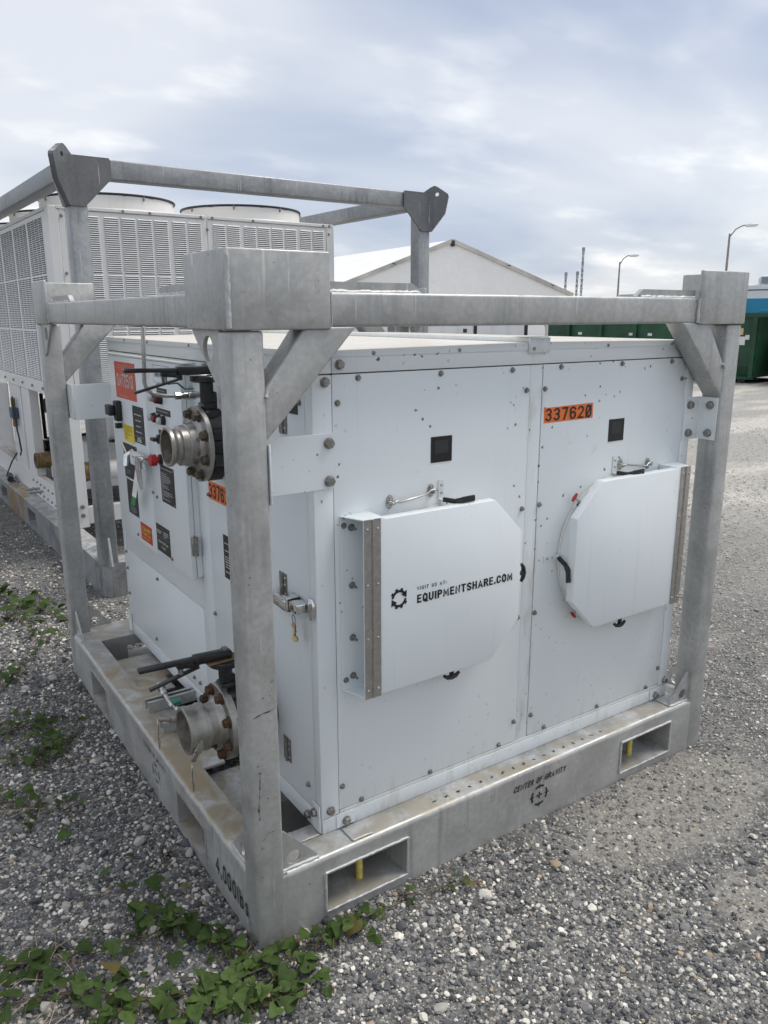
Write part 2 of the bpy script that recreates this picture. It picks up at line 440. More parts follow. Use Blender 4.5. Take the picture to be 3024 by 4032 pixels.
FONT = {
 'A': (.54, [[(0, 0), (.27, 1), (.54, 0)], [(.09, .27), (.45, .27)]]), 'B': (.5, [[(0, 0), (0, 1), (.3, 1), (.46, .9), (.46, .62), (.3, .53), (0, .53)], [(.3, .53), (.5, .42), (.5, .12), (.32, 0), (0, 0)]]),
 'C': (.5, [_arc(.25, .74, .25, .26, 5, 180, 6) + _arc(.25, .26, .25, .26, 180, 355, 6)]), 'D': (.5, [[(0, 0), (0, 1), (.28, 1), (.44, .92), (.5, .76), (.5, .24), (.44, .08), (.28, 0), (0, 0)]]),
 'E': (.42, [[(.42, 1), (0, 1), (0, 0), (.42, 0)], [(0, .52), (.36, .52)]]), 'F': (.42, [[(.42, 1), (0, 1), (0, 0)], [(0, .52), (.36, .52)]]),
 'G': (.5, [_arc(.25, .74, .25, .26, 5, 180, 6) + _arc(.25, .26, .25, .26, 180, 360, 6) + [(.5, .47), (.28, .47)]]), 'H': (.5, [[(0, 0), (0, 1)], [(.5, 0), (.5, 1)], [(0, .52), (.5, .52)]]),
 'I': (.0, [[(0, 0), (0, 1)]]), 'M': (.66, [[(0, 0), (0, 1), (.33, .25), (.66, 1), (.66, 0)]]), 'N': (.52, [[(0, 0), (0, 1), (.52, 0), (.52, 1)]]),
 'O': (.5, [_rr(0, 0, .5, 1, .25) + ['c']]), '0': (.5, [_rr(0, 0, .5, 1, .25) + ['c']]), 'P': (.48, [[(0, 0), (0, 1), (.3, 1), (.44, .93), (.48, .78), (.44, .56), (.3, .48), (0, .48)]]),
 'Q': (.5, [_rr(0, 0, .5, 1, .25) + ['c'], [(.28, .22), (.54, -.08)]]), 'R': (.5, [[(0, 0), (0, 1), (.3, 1), (.44, .93), (.48, .78), (.44, .58), (.3, .50), (0, .50)], [(.27, .50), (.52, 0)]]),
 'S': (.5, [_S]), 'T': (.5, [[(0, 1), (.5, 1)], [(.25, 1), (.25, 0)]]), 'U': (.5, [[(0, 1)] + _arc(.25, .26, .25, .26, 180, 360, 7) + [(.5, 1)]]), 'V': (.54, [[(0, 1), (.27, 0), (.54, 1)]]),
 'W': (.8, [[(0, 1), (.2, 0), (.4, .85), (.6, 0), (.8, 1)]]), 'Y': (.54, [[(0, 1), (.27, .48), (.54, 1)], [(.27, .48), (.27, 0)]]),
 '1': (.22, [[(0, .78), (.2, 1), (.2, 0)]]), '2': (.5, [_arc(.25, .74, .25, .26, 165, -20, 7) + [(.40, .48), (0, 0), (.5, 0)]]), '3': (.5, [_3, _3b]), '4': (.52, [[(.4, 0), (.4, 1), (0, .3), (.52, .3)]]),
 '5': (.5, [[(.46, 1), (.05, 1), (.02, .55)] + _arc(.24, .31, .26, .31, 130, -160, 9)]), '6': (.5, [_arc(.25, .74, .25, .26, 15, 180, 6) + [(0, .3)], _rr(0, 0, .5, .58, .24) + ['c']]),
 '7': (.5, [[(0, 1), (.5, 1), (.18, 0)]]), '8': (.5, [_rr(.03, .52, .47, 1, .21) + ['c'], _rr(0, 0, .5, .54, .24) + ['c']]),
 'l': (.0, [[(0, 0), (0, 1)]]), 'b': (.42, [[(0, 0), (0, 1)], _rr(0, 0, .42, .68, .2) + ['c']]), 's': (.40, [[(x * .8, y * .68) for x, y in _S]]),
 'a': (.40, [_rr(0, 0, .38, .66, .19) + ['c'], [(.40, .68), (.40, 0)]]), 'c': (.38, [[(x * .76, y * .68) for x, y in _arc(.25, .74, .25, .26, 5, 180, 5) + _arc(.25, .26, .25, .26, 180, 355, 5)]]), 'e': (.40, [[(0, .34), (.4, .34)] + _arc(.2, .42, .2, .25, 0, 180, 5) + _arc(.2, .24, .2, .24, 180, 325, 5)]),
 'f': (.24, [[(.24, 1), (.12, 1), (.08, .9), (.08, 0)], [(0, .66), (.22, .66)]]), 'i': (.0, [[(0, 0), (0, .68)], [(0, .88), (0, 1)]]), 'n': (.38, [[(0, 0), (0, .68)], [(0, .5)] + _arc(.19, .48, .19, .2, 170, 0, 5) + [(.38, 0)]]), 'r': (.22, [[(0, 0), (0, .68)], [(0, .48), (.08, .64), (.22, .66)]]), 't': (.24, [[(.1, .95), (.1, .1), (.14, 0), (.24, 0)], [(0, .68), (.24, .68)]]),
 '.': (.0, [[(0, 0), (0, .12)]]), ',': (.05, [[(.05, .12), (.0, -.14)]]), ':': (.0, [[(0, .08), (0, .2)], [(0, .5), (0, .62)]]), '(': (.14, [[(.14, 1.05), (0, .75), (0, .2), (.14, -.08)]]), ')': (.14, [[(0, 1.05), (.14, .75), (.14, .2), (0, -.08)]]), ' ': (.16, []),
}
def text(s, org, ux, uz, width, height, mat, parent, name='lettering', bold=.17, off=.0012, shear=0.0, gap=.20, slash=False):
    """flat painted lettering, height x width, lying just off a surface"""
    strokes = []; x = 0.0
    for ci_, ch_ in enumerate(s):
        w_, ss = FONT[ch_]
        for st in ss: strokes.append([(p[0] + x, p[1]) if p != 'c' else p for p in st])
        if slash and ci_ == len(s) - 1: strokes.append([(x - .02, -.02), (x + .5, 1.0)])
        x += w_ + gap + bold
    x -= gap + bold
    hb = bold / 2
    sx_ = width / (x + bold); sz_ = height / (1 + bold)
    org = Vector(org) - ORG[parent]; ux = Vector(ux); uz = Vector(uz); nn = ux.cross(uz)
    vs_, fs = [], []
    asp = sz_ / sx_
    for k_, st in enumerate(strokes):
        closed = st[-1] == 'c'
        P_ = [Vector((p[0], p[1])) for p in st if p != 'c']
        n_ = len(P_); o_ = len(vs_)
        for i in range(n_):
            a = P_[i - 1] if (i > 0 or closed) else None; c = P_[(i + 1) % n_] if (i < n_ - 1 or closed) else None
            d1_ = (P_[i] - a).normalized() if a is not None else None; d2_ = (c - P_[i]).normalized() if c is not None else None
            d1_ = d1_ or d2_; d2_ = d2_ or d1_
            m1, m2 = Vector((-d1_.y, d1_.x)), Vector((-d2_.y, d2_.x))
            mm = m1 + m2
            mm = mm / max(.35, mm.dot(m1)) if mm.length > 1e-4 else m1
            if mm.length > 2.2: mm = mm.normalized() * 2.2
            q_ = P_[i].copy()
            if not closed and i == 0: q_ -= d2_ * hb * .98
            if not closed and i == n_ - 1: q_ += d1_ * hb * .98
            for sgn in (1, -1):
                e = q_ + mm * hb * sgn
                z_ = (e.y + hb) * sz_
                vs_.append(org + ux * ((e.x + hb) * sx_ + shear * z_) + uz * z_ + nn * (off + .00012 * (k_ % 7)))
        for i in range(n_ if closed else n_ - 1):
            j = (i + 1) % n_; fs.append((o_ + 2 * i, o_ + 2 * i + 1, o_ + 2 * j + 1, o_ + 2 * j))
    me = bpy.data.meshes.new(name); me.from_pydata(vs_, [], fs)
    me.materials.append(mat)
    o = bpy.data.objects.new(name, me); COL.objects.link(o); o.parent = parent
    return o
FX, FZ = (1, 0, 0), (0, 0, 1)          # lettering on the front face
LX = (0, -1, 0)                        # lettering on the left face

# shared bolt meshes (axis +Z, base at 0)
def hexbolt(rw, rh, h, stud=0.0):
    b = MB().lathe([(0, rw), (.0018, rw), (.0026, rw * .9)], (0, 0, 0), (0, 0, 1), 20)
    b.lathe([(.0024, rh), (h * .82, rh), (h, rh * .86)], (0, 0, 0), (0, 0, 1), 6)
    if stud: b.cyl((0, 0, h - .001), (0, 0, h + stud), rh * .5, 10)
    return b
BOLT_S = mesh_of(hexbolt(.0083, .0058, .0080), 'panel_bolt', STEELD)
BOLT_L = mesh_of(hexbolt(.0130, .0118, .0115), 'hex_bolt', STEELD)
BOLT_N = mesh_of(hexbolt(.0100, .0075, .009, .014), 'stud_nut', STEELD)
BOLT_F = mesh_of(hexbolt(.0185, .0140, .018), 'flange_bolt', BOLTB)
BOLT_R = mesh_of(hexbolt(.0185, .0140, .018), 'rusty_flange_bolt', RUST)
SCREW = mesh_of(MB().lathe([(0, .0055), (.0015, .0055), (.0038, .003), (.0042, .0012)], (0, 0, 0), (0, 0, 1), 12), 'screw', STEELD)
RIVET = mesh_of(MB().lathe([(0, .0042), (.0015, .0038), (.0028, .002)], (0, 0, 0), (0, 0, 1), 10), 'rivet', STEEL)


# ------------------------------------------------------------------ ground
def ground():
    m = Mat('gravel_ground', (.2, .2, .2), .9, 0, .25)
    p = m.xyz()
    # stony mix
    v = m.vor(m.P(), 120)
    cr = m.n('ShaderNodeSeparateColor', {0: v.outputs['Color']}).outputs
    ramp = m.n('ShaderNodeValToRGB', {0: cr[0]})
    el = ramp.color_ramp.elements
    el[0].position, el[0].color = 0, (.055, .058, .066, 1)
    el[1].position, el[1].color = 1, (.50, .48, .44, 1)
    for q, c in ((.34, (.10, .102, .108, 1)), (.62, (.21, .21, .205, 1)), (.84, (.36, .345, .315, 1))):
        e = el.new(q); e.color = c
    ramp.color_ramp.interpolation = 'CONSTANT'
    gap = m.rng(v.outputs['Distance'], .35, .62)
    stone = m.mix(m.math('MULTIPLY', gap, .75), ramp.outputs[0], (.11, .105, .095))
    grit = m.mix(m.rng(m.noise(m.P(), 170, 3, .7), .35, .68), (.14, .138, .132), (.33, .322, .302))
    big = m.noise(m.P((.55, 1.1, 1), (3.3, 1.2, 0)), .9, 5, .6, .4)
    right = m.rng(m.math('ADD', p[0], m.math('MULTIPLY', m.noise(m.P(), 1.3, 3), .9)), .95, 2.0)
    pa = m.n('ShaderNodeVectorMath', {0: m.P((1.9, 4.2, 0), (-1.45 * 1.9, .19 * 4.2, 0))}, operation='LENGTH').outputs['Value']
    pb = m.n('ShaderNodeVectorMath', {0: m.P((6.5, 8.5, 0), (-1.26 * 6.5, .62 * 8.5, 0))}, operation='LENGTH').outputs['Value']
    wob = m.math('MULTIPLY', m.noise(m.P(), 6, 4, .65), .9)
    patch = m.math('MAXIMUM', m.rng(m.math('ADD', pa, wob), 1.55, 1.15), m.rng(m.math('ADD', pb, wob), 1.55, 1.15))
    dustm = m.math('MAXIMUM', m.math('MULTIPLY', m.rng(big, .52, .64), right), patch)
    c = m.mix(m.rng(m.noise(m.P(), 9, 4), .42, .62, .0, .45), stone, grit)
    dust = m.mix(m.rng(m.noise(m.P(), 34, 5, .65), .3, .7), (.31, .285, .245), (.45, .425, .375))
    c = m.mix(m.math('MULTIPLY', m.math('MULTIPLY', dustm, m.rng(m.noise(m.P(), 45, 3, .6), .32, .55, .2, 1)), .50), c, dust)
    # farther out, the yard is paler and swept into bands by traffic
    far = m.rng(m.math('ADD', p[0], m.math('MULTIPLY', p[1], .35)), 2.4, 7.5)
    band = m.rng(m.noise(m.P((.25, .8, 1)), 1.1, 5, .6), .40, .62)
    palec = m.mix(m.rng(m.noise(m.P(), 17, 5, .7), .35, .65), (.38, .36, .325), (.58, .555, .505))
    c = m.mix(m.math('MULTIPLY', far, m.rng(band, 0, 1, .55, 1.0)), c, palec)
    m.col(c)
    # loader tyre tread pressed into the dust beside the skid
    tx = m.math('ADD', m.math('MULTIPLY', p[0], .62), m.math('MULTIPLY', p[1], .78))
    wv = m.math('SINE', m.math('MULTIPLY', tx, 190))
    box_ = m.math('MULTIPLY', m.math('MULTIPLY', m.rng(p[0], .95, 1.15), m.rng(p[0], 1.9, 1.7)), m.math('MULTIPLY', m.rng(p[1], -.55, -.42), m.rng(p[1], .0, -.06)))
    h = m.math('ADD', m.math('MULTIPLY', gap, -.30), m.math('ADD', m.noise(m.P(), 60, 5, .7), m.math('MULTIPLY', m.math('MULTIPLY', wv, box_), .55)))
    m.bump(h, .7, .005)
    S = 1500
    g = MB().add([(-S, -S, 0), (S, -S, 0), (S, S, 0), (-S, S, 0)], [(0, 1, 2, 3)]).build('ground', m.m)
    g['kind'] = 'structure'
ground()

def gravel():
    """loose crushed stone, one mass; placed as instances of a dozen rock shapes"""
    rocks = bpy.data.collections.new('gravel_shapes')
    mat = Mat('crushed_stone', (.3, .3, .3), .85, 0, .3)
    at = mat.n('ShaderNodeAttribute', attribute_name='tone', attribute_type='INSTANCER')
    col = mat.mix(mat.rng(mat.noise(mat.P(), 240, 4, .65), .3, .7, 0, .30), at.outputs['Color'], (.22, .215, .205))
    mat.col(col)
    mat.bump(mat.noise(mat.P(), 330, 3), .5, .0015)
    shapes = []
    for k in range(12):
        bm = bmesh.new(); bmesh.ops.create_icosphere(bm, subdivisions=2 if k < 6 else 1, radius=1)
        rr = np.random.default_rng(100 + k)
        pl = rr.normal(size=(9, 3)); pl /= np.linalg.norm(pl, axis=1)[:, None]; dd = rr.uniform(.55, .9, 9)
        sc = rr.uniform(.7, 1.25, 3) * np.array([1, 1, .72])
        for v in bm.verts:
            q = np.array(v.co)
            for a, d_ in zip(pl, dd):
                e = q @ a - d_
                if e > 0: q = q - a * e
            v.co = q * sc
        me = bpy.data.meshes.new('rock_shape'); bm.to_mesh(me); bm.free()
        me.materials.append(mat.m); me.shade_smooth(); me.set_sharp_from_angle(angle=R(28))
        ob = bpy.data.objects.new('rock_shape_%02d' % k, me); rocks.objects.link(ob)
        shapes.append(ob)
    # scatter: density falls off with distance from where a visitor stands at the near corner
    r_ = np.random.default_rng(5)
    def block(x0, x1, y0, y1, dens, smin, smax, power):
        n = int((x1 - x0) * (y1 - y0) * dens)
        x = r_.uniform(x0, x1, n); y = r_.uniform(y0, y1, n)
        s = smin + (smax - smin) * r_.power(1, n) ** power
        return x, y, s
    X, Y, S_ = [], [], []
    cells = []
    step = .5
    for gx in np.arange(-3.5, 12, step):
        for gy in np.arange(-1.6, 12, step):
            cx_, cy_ = gx + step / 2, gy + step / 2
            d = math.hypot(cx_ + .69, cy_ + 1.63)
            if d > 13: continue
            if .2 < cx_ < 1.6 and .4 < cy_ < 1.75: continue
            if gx + step < -.7 - .62 * (cy_ + 1.63) * .25 - 1.2 and cy_ > 0: continue
            dens = 15000 if d < 3.1 else 8500 if d < 4.4 else 3200 if d < 6.5 else 900 if d < 9 else 250
            if d < 1.2 or math.cos(math.atan2(cx_ + .69, cy_ + 1.63) - YAW) < (.47 if d > 2 else .3): continue
            mul = 1.0 if d < 2.9 else 1.1 if d < 4.2 else 1.35 if d < 6.5 else 1.7
            x, y, s = block(gx, gx + step, gy, gy + step, dens, .0024, .0112, 3.0)
            X.append(x); Y.append(y); S_.append(s * mul * .88)
    X = np.concatenate(X); Y = np.concatenate(Y); S_ = np.concatenate(S_)
    big = r_.random(len(X)) < .0065
    S_ = np.where(big, S_ * 0 + r_.uniform(.010, .021, len(X)), S_)
    # thin out on the compacted dust to the right of the skid
    f = np.zeros(len(X))
    for k in range(22):
        a = r_.uniform(0, 2 * math.pi); fr = r_.uniform(1.0, 7.0); ph = r_.uniform(0, 6.28)
        f += np.sin((X * math.cos(a) * .7 + Y * math.sin(a) * 1.3) * fr + ph) / fr ** .6
    f /= f.std()
    right = np.clip((X + .25 * Y - .85 + .18 * f) / .7, 0, 1)
    keep = r_.random(len(X)) < 1 - right * np.clip(.12 + .42 * f, 0.0, .90)
    patch = (np.hypot((X - 1.45) / .55, (Y + .2) / .26) + .25 * f < 1) & (r_.random(len(X)) < .62)
    patch |= (np.hypot((X - 1.25) / .16, (Y + .62) / .12) + .25 * f < 1) & (r_.random(len(X)) < .55)
    keep &= ~patch
    inside = (X > 0) & (X < 1.878) & (Y > 0) & (Y < 2.06) & ((X < .02) | (Y < .02))
    keep &= ~inside
    S_ = S_ * (1 - .22 * right)
    X, Y, S_, right = X[keep], Y[keep], S_[keep], right[keep]
    n = len(X)
    pal = np.array([(.036, .040, .048), (.062, .067, .078), (.095, .100, .112), (.15, .155, .165), (.22, .222, .222), (.34, .335, .32), (.50, .485, .45), (.64, .625, .59), (.33, .26, .18)])
    pr = np.array([.09, .15, .14, .12, .13, .14, .13, .075, .025])
    ti = r_.choice(len(pal), n, p=pr)
    tone = pal[ti] * r_.uniform(1.0, 1.45, (n, 1)) * np.array((1.03, 1.0, .95))
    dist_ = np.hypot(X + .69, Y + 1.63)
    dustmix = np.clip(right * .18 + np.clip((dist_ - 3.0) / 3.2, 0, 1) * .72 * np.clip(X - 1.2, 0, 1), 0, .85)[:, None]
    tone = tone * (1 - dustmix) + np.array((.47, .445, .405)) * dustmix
    me = bpy.data.meshes.new('gravel')
    me.vertices.add(n)
    co = np.stack([X, Y, S_ * r_.uniform(-.05, .45, n)], 1).astype(np.float32)
    me.vertices.foreach_set('co', co.ravel())
    def attr(nm, ty, data, fld):
        a = me.attributes.new(nm, ty, 'POINT'); a.data.foreach_set(fld, np.ascontiguousarray(data, np.float32).ravel())
    attr('size', 'FLOAT', S_, 'value')
    attr('turn', 'FLOAT_VECTOR', np.stack([r_.uniform(-.5, .5, n), r_.uniform(-.5, .5, n), r_.uniform(0, 6.28, n)], 1), 'vector')
    attr('tone', 'FLOAT_COLOR', np.concatenate([tone, np.ones((n, 1))], 1), 'color')
    ob = bpy.data.objects.new('gravel', me); COL.objects.link(ob)
    ob['kind'] = 'stuff'; ob['label'] = 'loose grey and white crushed stone covering the yard'; ob['category'] = 'gravel'
    ng = bpy.data.node_groups.new('gravel_scatter', 'GeometryNodeTree')
    ng.interface.new_socket('Geometry', in_out='INPUT', socket_type='NodeSocketGeometry')
    ng.interface.new_socket('Geometry', in_out='OUTPUT', socket_type='NodeSocketGeometry')
    a = ng.nodes.new
    gi, go = a('NodeGroupInput'), a('NodeGroupOutput')
    ci = a('GeometryNodeCollectionInfo'); ci.inputs[0].default_value = rocks; ci.inputs[1].default_value = True; ci.inputs[2].default_value = True
    mp_ = a('GeometryNodeMeshToPoints'); ip = a('GeometryNodeInstanceOnPoints')
    ip.inputs['Pick Instance'].default_value = True
    na = a('GeometryNodeInputNamedAttribute'); na.data_type = 'FLOAT'; na.inputs[0].default_value = 'size'
    nr = a('GeometryNodeInputNamedAttribute'); nr.data_type = 'FLOAT_VECTOR'; nr.inputs[0].default_value = 'turn'
    er = a('FunctionNodeEulerToRotation')
    k = ng.links.new
    k(gi.outputs[0], mp_.inputs[0]); k(mp_.outputs[0], ip.inputs['Points']); k(ci.outputs[0], ip.inputs['Instance'])
    k(nr.outputs[0], er.inputs[0]); k(er.outputs[0], ip.inputs['Rotation']); k(na.outputs[0], ip.inputs['Scale'])
    k(ip.outputs[0], go.inputs[0])
    md = ob.modifiers.new('scatter', 'NODES'); md.node_group = ng
    print('stones', n)
gravel()

# ------------------------------------------------------------------ galvanised skid frame (near unit)
W, D, PT = 1.878, 2.062, .078
ZB, ZR0, ZR1, ZG0, ZG1 = .203, 1.603, 1.683, 1.599, 1.770
frame = thing('skid_frame', 'near galvanised steel lifting frame with four posts around the white cabinet', 'steel frame', (0, 0, 0))
def grid_plate(mb, us, vs, hole, fn, a, b):
    """plate cut into a grid; hole(u,v) true where open; walls close the openings"""
    for i in range(len(us) - 1):
        for j in range(len(vs) - 1):
            if hole((us[i] + us[i + 1]) / 2, (vs[j] + vs[j + 1]) / 2): continue
            q = [(us[i], vs[j]), (us[i + 1], vs[j]), (us[i + 1], vs[j + 1]), (us[i], vs[j + 1])]
            mb.add([fn(u, v, a) for u, v in q], [(0, 1, 2, 3)]); mb.add([fn(u, v, b) for u, v in q], [(3, 2, 1, 0)])
            for (di, dj, e) in ((-1, 0, (3, 0)), (1, 0, (1, 2)), (0, -1, (0, 1)), (0, 1, (2, 3))):
                ii, jj = i + di, j + dj
                o_ = ii < 0 or jj < 0 or ii >= len(us) - 1 or jj >= len(vs) - 1
                if not o_: o_ = hole((us[ii] + us[ii + 1]) / 2, (vs[jj] + vs[jj + 1]) / 2)
                if o_:
                    p, r0 = q[e[0]], q[e[1]]
                    mb.add([fn(*p, a), fn(*r0, a), fn(*r0, b), fn(*p, b)], [(0, 1, 2, 3)])
def beam(name, length, depth, pockets, fn, ptop=.153, pbot=.030, inset=0.0):
    """channel beam: rounded top edge, web with fork openings, top flange of given depth. fn(along, into, z)"""
    mb = MB()
    rad, t = .014, .008
    us = sorted({inset, length - inset, *[q for p in pockets for q in p]})
    hole = lambda u, v: any(p[0] < u < p[1] for p in pockets) and pbot < v < ptop
    grid_plate(mb, us, [.001, pbot, ptop, ZB - rad], hole, lambda u, v, s: fn(u, s, v), 0.0, t)
    prof = [(0, ZB - rad)] + [(rad - rad * math.cos(q), ZB - rad + rad * math.sin(q)) for q in [R(a) for a in (15, 30, 45, 60, 75)]] + [(rad, ZB), (depth, ZB), (depth, ZB - t), (rad, ZB - t), (t, ZB - rad)]
    mb.prism(prof, lambda u, v, s: fn(s, u, v), inset, length - inset)
    # inner web below the top flange, with the same openings
    grid_plate(mb, us, [.001, pbot, ptop, ZB - t - .001], hole, lambda u, v, s: fn(u, s, v), depth - .010, depth - .002)
    ob = mb.build(name, GALVB, frame, 30)
    for p in pockets:
        s = MB(); th = .005
        for (a, b, c, d_) in ((p[0], p[1], pbot, pbot + th), (p[0], p[1], ptop - th, ptop), (p[0], p[0] + th, pbot + th, ptop - th), (p[1] - th, p[1], pbot + th, ptop - th)):
            q0 = fn(a, -.0035, c); q1 = fn(b, depth - .012, d_)
            s.box(q0[0], q1[0], q0[1], q1[1], q0[2], q1[2])
        s.build('fork_pocket', GALVB, ob)
    return ob
bf = beam('base_beam', W, .147, ((.200, .476), (1.408, 1.686)), lambda a, i, z: (a, i, z), inset=.010)
bl = beam('base_beam', D - .006, .088, ((.360, .607), (1.440, 1.680)), lambda a, i, z: (i, .003 + a, z + .0012))
bb = beam('base_beam', W, .217, ((.200, .476), (1.408, 1.686)), lambda a, i, z: (a, D - i, z + .0006), inset=.010)
br_ = beam('base_beam', D - .006, .088, ((.360, .607), (1.440, 1.680)), lambda a, i, z: (W - i, .003 + a, z + .0012))
# fork tubes running across the skid, and the drip tray on the left
for y0, y1 in ((.350, .617), (1.43, 1.69)):
    t = MB()
    t.box(.086, W - .086, y0, y1, .150, .160); t.box(.086, W - .086, y0, y1, .022, .030)
    t.box(.086, W - .086, y0, y0 + .008, .030, .150); t.box(.086, W - .086, y1 - .008, y1, .030, .150)
    t.build('fork_tube', GALVB, frame)
MB().box(.0885, .163, .600, 1.296, ZB - .009, ZB - .0008).build('tray_plate', GALVB, frame)
MB().box(.0885, .238, 1.296, 1.44, .155, .163).build('tray_plate', GALVB, frame)
# posts
for x, y in ((0, 0), (W - PT, 0), (0, D - PT), (W - PT, D - PT)):
    MB().box(x - .0012 if x == 0 else x, x + PT if x == 0 else x + PT + .0012, y - .0012 if y == 0 else y, y + PT if y == 0 else y + PT + .0012, .004, ZG0 - .001, .0085, 3).build('post', GALV, frame, 50)
# top rails
MB().box(.004, W - .004, .002, PT - .004, ZR0, ZR1, .008, 3).build('top_rail', GALV, frame, 50)
MB().box(.004, W - .004, D - PT + .004, D - .002, ZR0, ZR1, .008, 3).build('top_rail', GALV, frame, 50)
MB().box(.002, PT - .004, .076, D - .076, ZR0 - .001, ZR1 - .001, .008, 3).build('top_rail', GALV, frame, 50)
MB().box(W - PT + .004, W - .002, .076, D - .076, ZR0 - .001, ZR1 - .001, .008, 3).build('top_rail', GALV, frame, 50)
# knee braces (front and back), 45 degrees
def brace(xa, xb, y0, y1, sgn, base):
    # parallelogram in XZ
    x_ = lambda v: base + sgn * v
    poly = [(x_(.074), 1.462), (x_(.182), 1.606), (x_(.324), 1.606), (x_(.118), 1.392), (x_(.074), 1.348)]
    bm = bmesh.new()
    v0 = [bm.verts.new((u, y0, v)) for u, v in poly]; v1 = [bm.verts.new((u, y1, v)) for u, v in poly]
    bm.faces.new(v0); bm.faces.new(v1[::-1])
    for i in range(5):
        j = (i + 1) % 5; bm.faces.new((v0[j], v0[i], v1[i], v1[j]))
    bmesh.ops.recalc_face_normals(bm, faces=bm.faces)
    bmesh.ops.bevel(bm, geom=[e for e in bm.edges], offset=.007, segments=3, affect='EDGES', profile=.5)
    mb = MB().bm(bm); bm.free()
    mb.build('knee_brace', GALV, frame, 50)
brace(0, 0, .0015, .073, 1, 0); brace(0, 0, .0015, .073, -1, W)
brace(0, 0, D - .073, D - .0015, 1, 0); brace(0, 0, D - .073, D - .0015, -1, W)
# top side gussets with a round hole, and base gussets
def gus_top(x, y, sg):
    poly = [(y, 1.602), (y + sg * .165, 1.602), (y + sg * .155, 1.588), (y + sg * .03, 1.476), (y, 1.470)]
    MB().prism(poly, YZ, x, x + .010, [circle(y + sg * .068, 1.556, .030, 24)]).build('gusset_plate', GALV, frame, 30)
gus_top(.004, .0765, 1); gus_top(.004, D - .0765, -1); gus_top(W - .014, .0765, 1); gus_top(W - .014, D - .0765, -1)
def gus_base(fn, a, b):
    poly = [(.0, ZB - .001), (.113, ZB - .001), (.108, ZB + .010), (.012, ZB + .115), (.0, ZB + .115)]
    return MB().prism(poly, fn, a, b, [circle(.036, ZB + .030, .021, 24)]).build('gusset_plate', GALVB, frame, 30)
gus_base(lambda u, v, t: (PT - .001 + u, t, v), .014, .022)
gus_base(lambda u, v, t: (W - PT + .001 - u, t, v), .014, .022)
gus_base(lambda u, v, t: (t, PT - .001 + u, v), .014, .022)
gus_base(lambda u, v, t: (t, D - PT + .001 - u, v), .014, .022)
gus_base(lambda u, v, t: (PT - .001 + u, t, v), D - .022, D - .014)
gus_base(lambda u, v, t: (W - PT + .001 - u, t, v), D - .022, D - .014)

gus_base(lambda u, v, t: (W - t, PT - .001 + u, v), .014, .022)
gus_base(lambda u, v, t: (W - t, D - PT + .001 - u, v), .014, .022)
# corner guide plates
gl, gt, gp = .247, .013, .0067
def guide(xa, xb, ya, yb):
    MB().box(xa, xb, ya, yb, ZG0, ZG1, .004, 2).build('corner_guide_plate', GALV, frame, 50)
guide(-gp, gl, -gp, -gp + gt); guide(-gp - .0006, -gp + gt, -gp + gt - .003, gl)
guide(W - gl, W + gp, -gp, -gp + gt); guide(W + gp - gt, W + gp + .0006, -gp + gt - .003, gl)
guide(-gp, gl, D + gp - gt, D + gp); guide(-gp - .0006, -gp + gt, D - gl + .016, D + gp - gt + .003)
guide(W - gl, W + gp, D + gp - gt, D + gp); guide(W + gp - gt, W + gp + .0006, D - gl, D + gp - gt + .003)
# low guide bars with sloped ends on top of the rails
def gbar(fn):
    poly = [(.240, ZR1 - .003), (.53, ZR1 - .003), (.53, ZR1 + .003), (.50, ZR1 + .024), (.240, ZR1 + .024)]
    MB().prism(poly, fn, .024, .040).build('guide_bar', GALV, frame, 30)
gbar(lambda u, v, t: (u, t, v)); gbar(lambda u, v, t: (W - u, t, v))
gbar(lambda u, v, t: (t, u, v)); gbar(lambda u, v, t: (t, D - u, v))
gbar(lambda u, v, t: (u, D - t, v)); gbar(lambda u, v, t: (W - u, D - t, v)); gbar(lambda u, v, t: (W - t, u, v)); gbar(lambda u, v, t: (W - t, D - u, v))
# weld beads, one object each
def wbead(a, b, r_, st=.009): MB().weld(a, b, r_, st).build('weld_bead', WELD, frame, 80)
wbead((-gp + .002, -gp - .001, ZG0 + .004), (-gp + .002, -gp - .001, ZG1 - .004), .0052)
for a, b in (((gl, .022, ZR1), (.52, .022, ZR1)), ((W - gl, .022, ZR1), (W - .52, .022, ZR1)), ((.022, gl, ZR1), (.022, .52, ZR1)), ((.022, D - gl, ZR1), (.022, D - .52, ZR1))):
    wbead(a, b, .0062, .008)
wbead((W - gl - .004, -.001, ZR0 + .002), (W - gl - .004, -.001, ZR1), .0058)
wbead((gl + .004, -.001, ZR0 + .002), (gl + .004, -.001, ZR1), .0022)
wbead((.002, D - gl + .012, ZR0 + .002), (.002, D - gl + .012, ZR1), .0048)
for p in ((.200, .476), (1.408, 1.686)):
    for a, b in (((p[0], .153), (p[1], .153)), ((p[0], .030), (p[1], .030)), ((p[0], .030), (p[0], .153)), ((p[1], .030), (p[1], .153))):
        wbead((a[0], -.002, a[1]), (b[0], -.002, b[1]), .0042, .011)
wbead((PT, .013, ZB + .001), (.186, .013, ZB + .001), .0058, .008); wbead((W - PT, .013, ZB + .001), (W - .186, .013, ZB + .001), .0058, .008)
wbead((.013, PT, ZB + .001), (.013, .186, ZB + .001), .0050, .008); wbead((.013, D - PT, ZB + .001), (.013, D - .186, ZB + .001), .0050, .008)
wbead((.078, -.0005, 1.452), (.084, -.0005, 1.466), .005, .004); wbead((W - .078, -.0005, 1.452), (W - .084, -.0005, 1.466), .005, .004)
# fork-pocket retaining pins
for x in (.346, 1.535):
    MB().cyl((x, .060, .034), (x, .060, .150), .0105, 14).build('pocket_pin', YELP, frame)
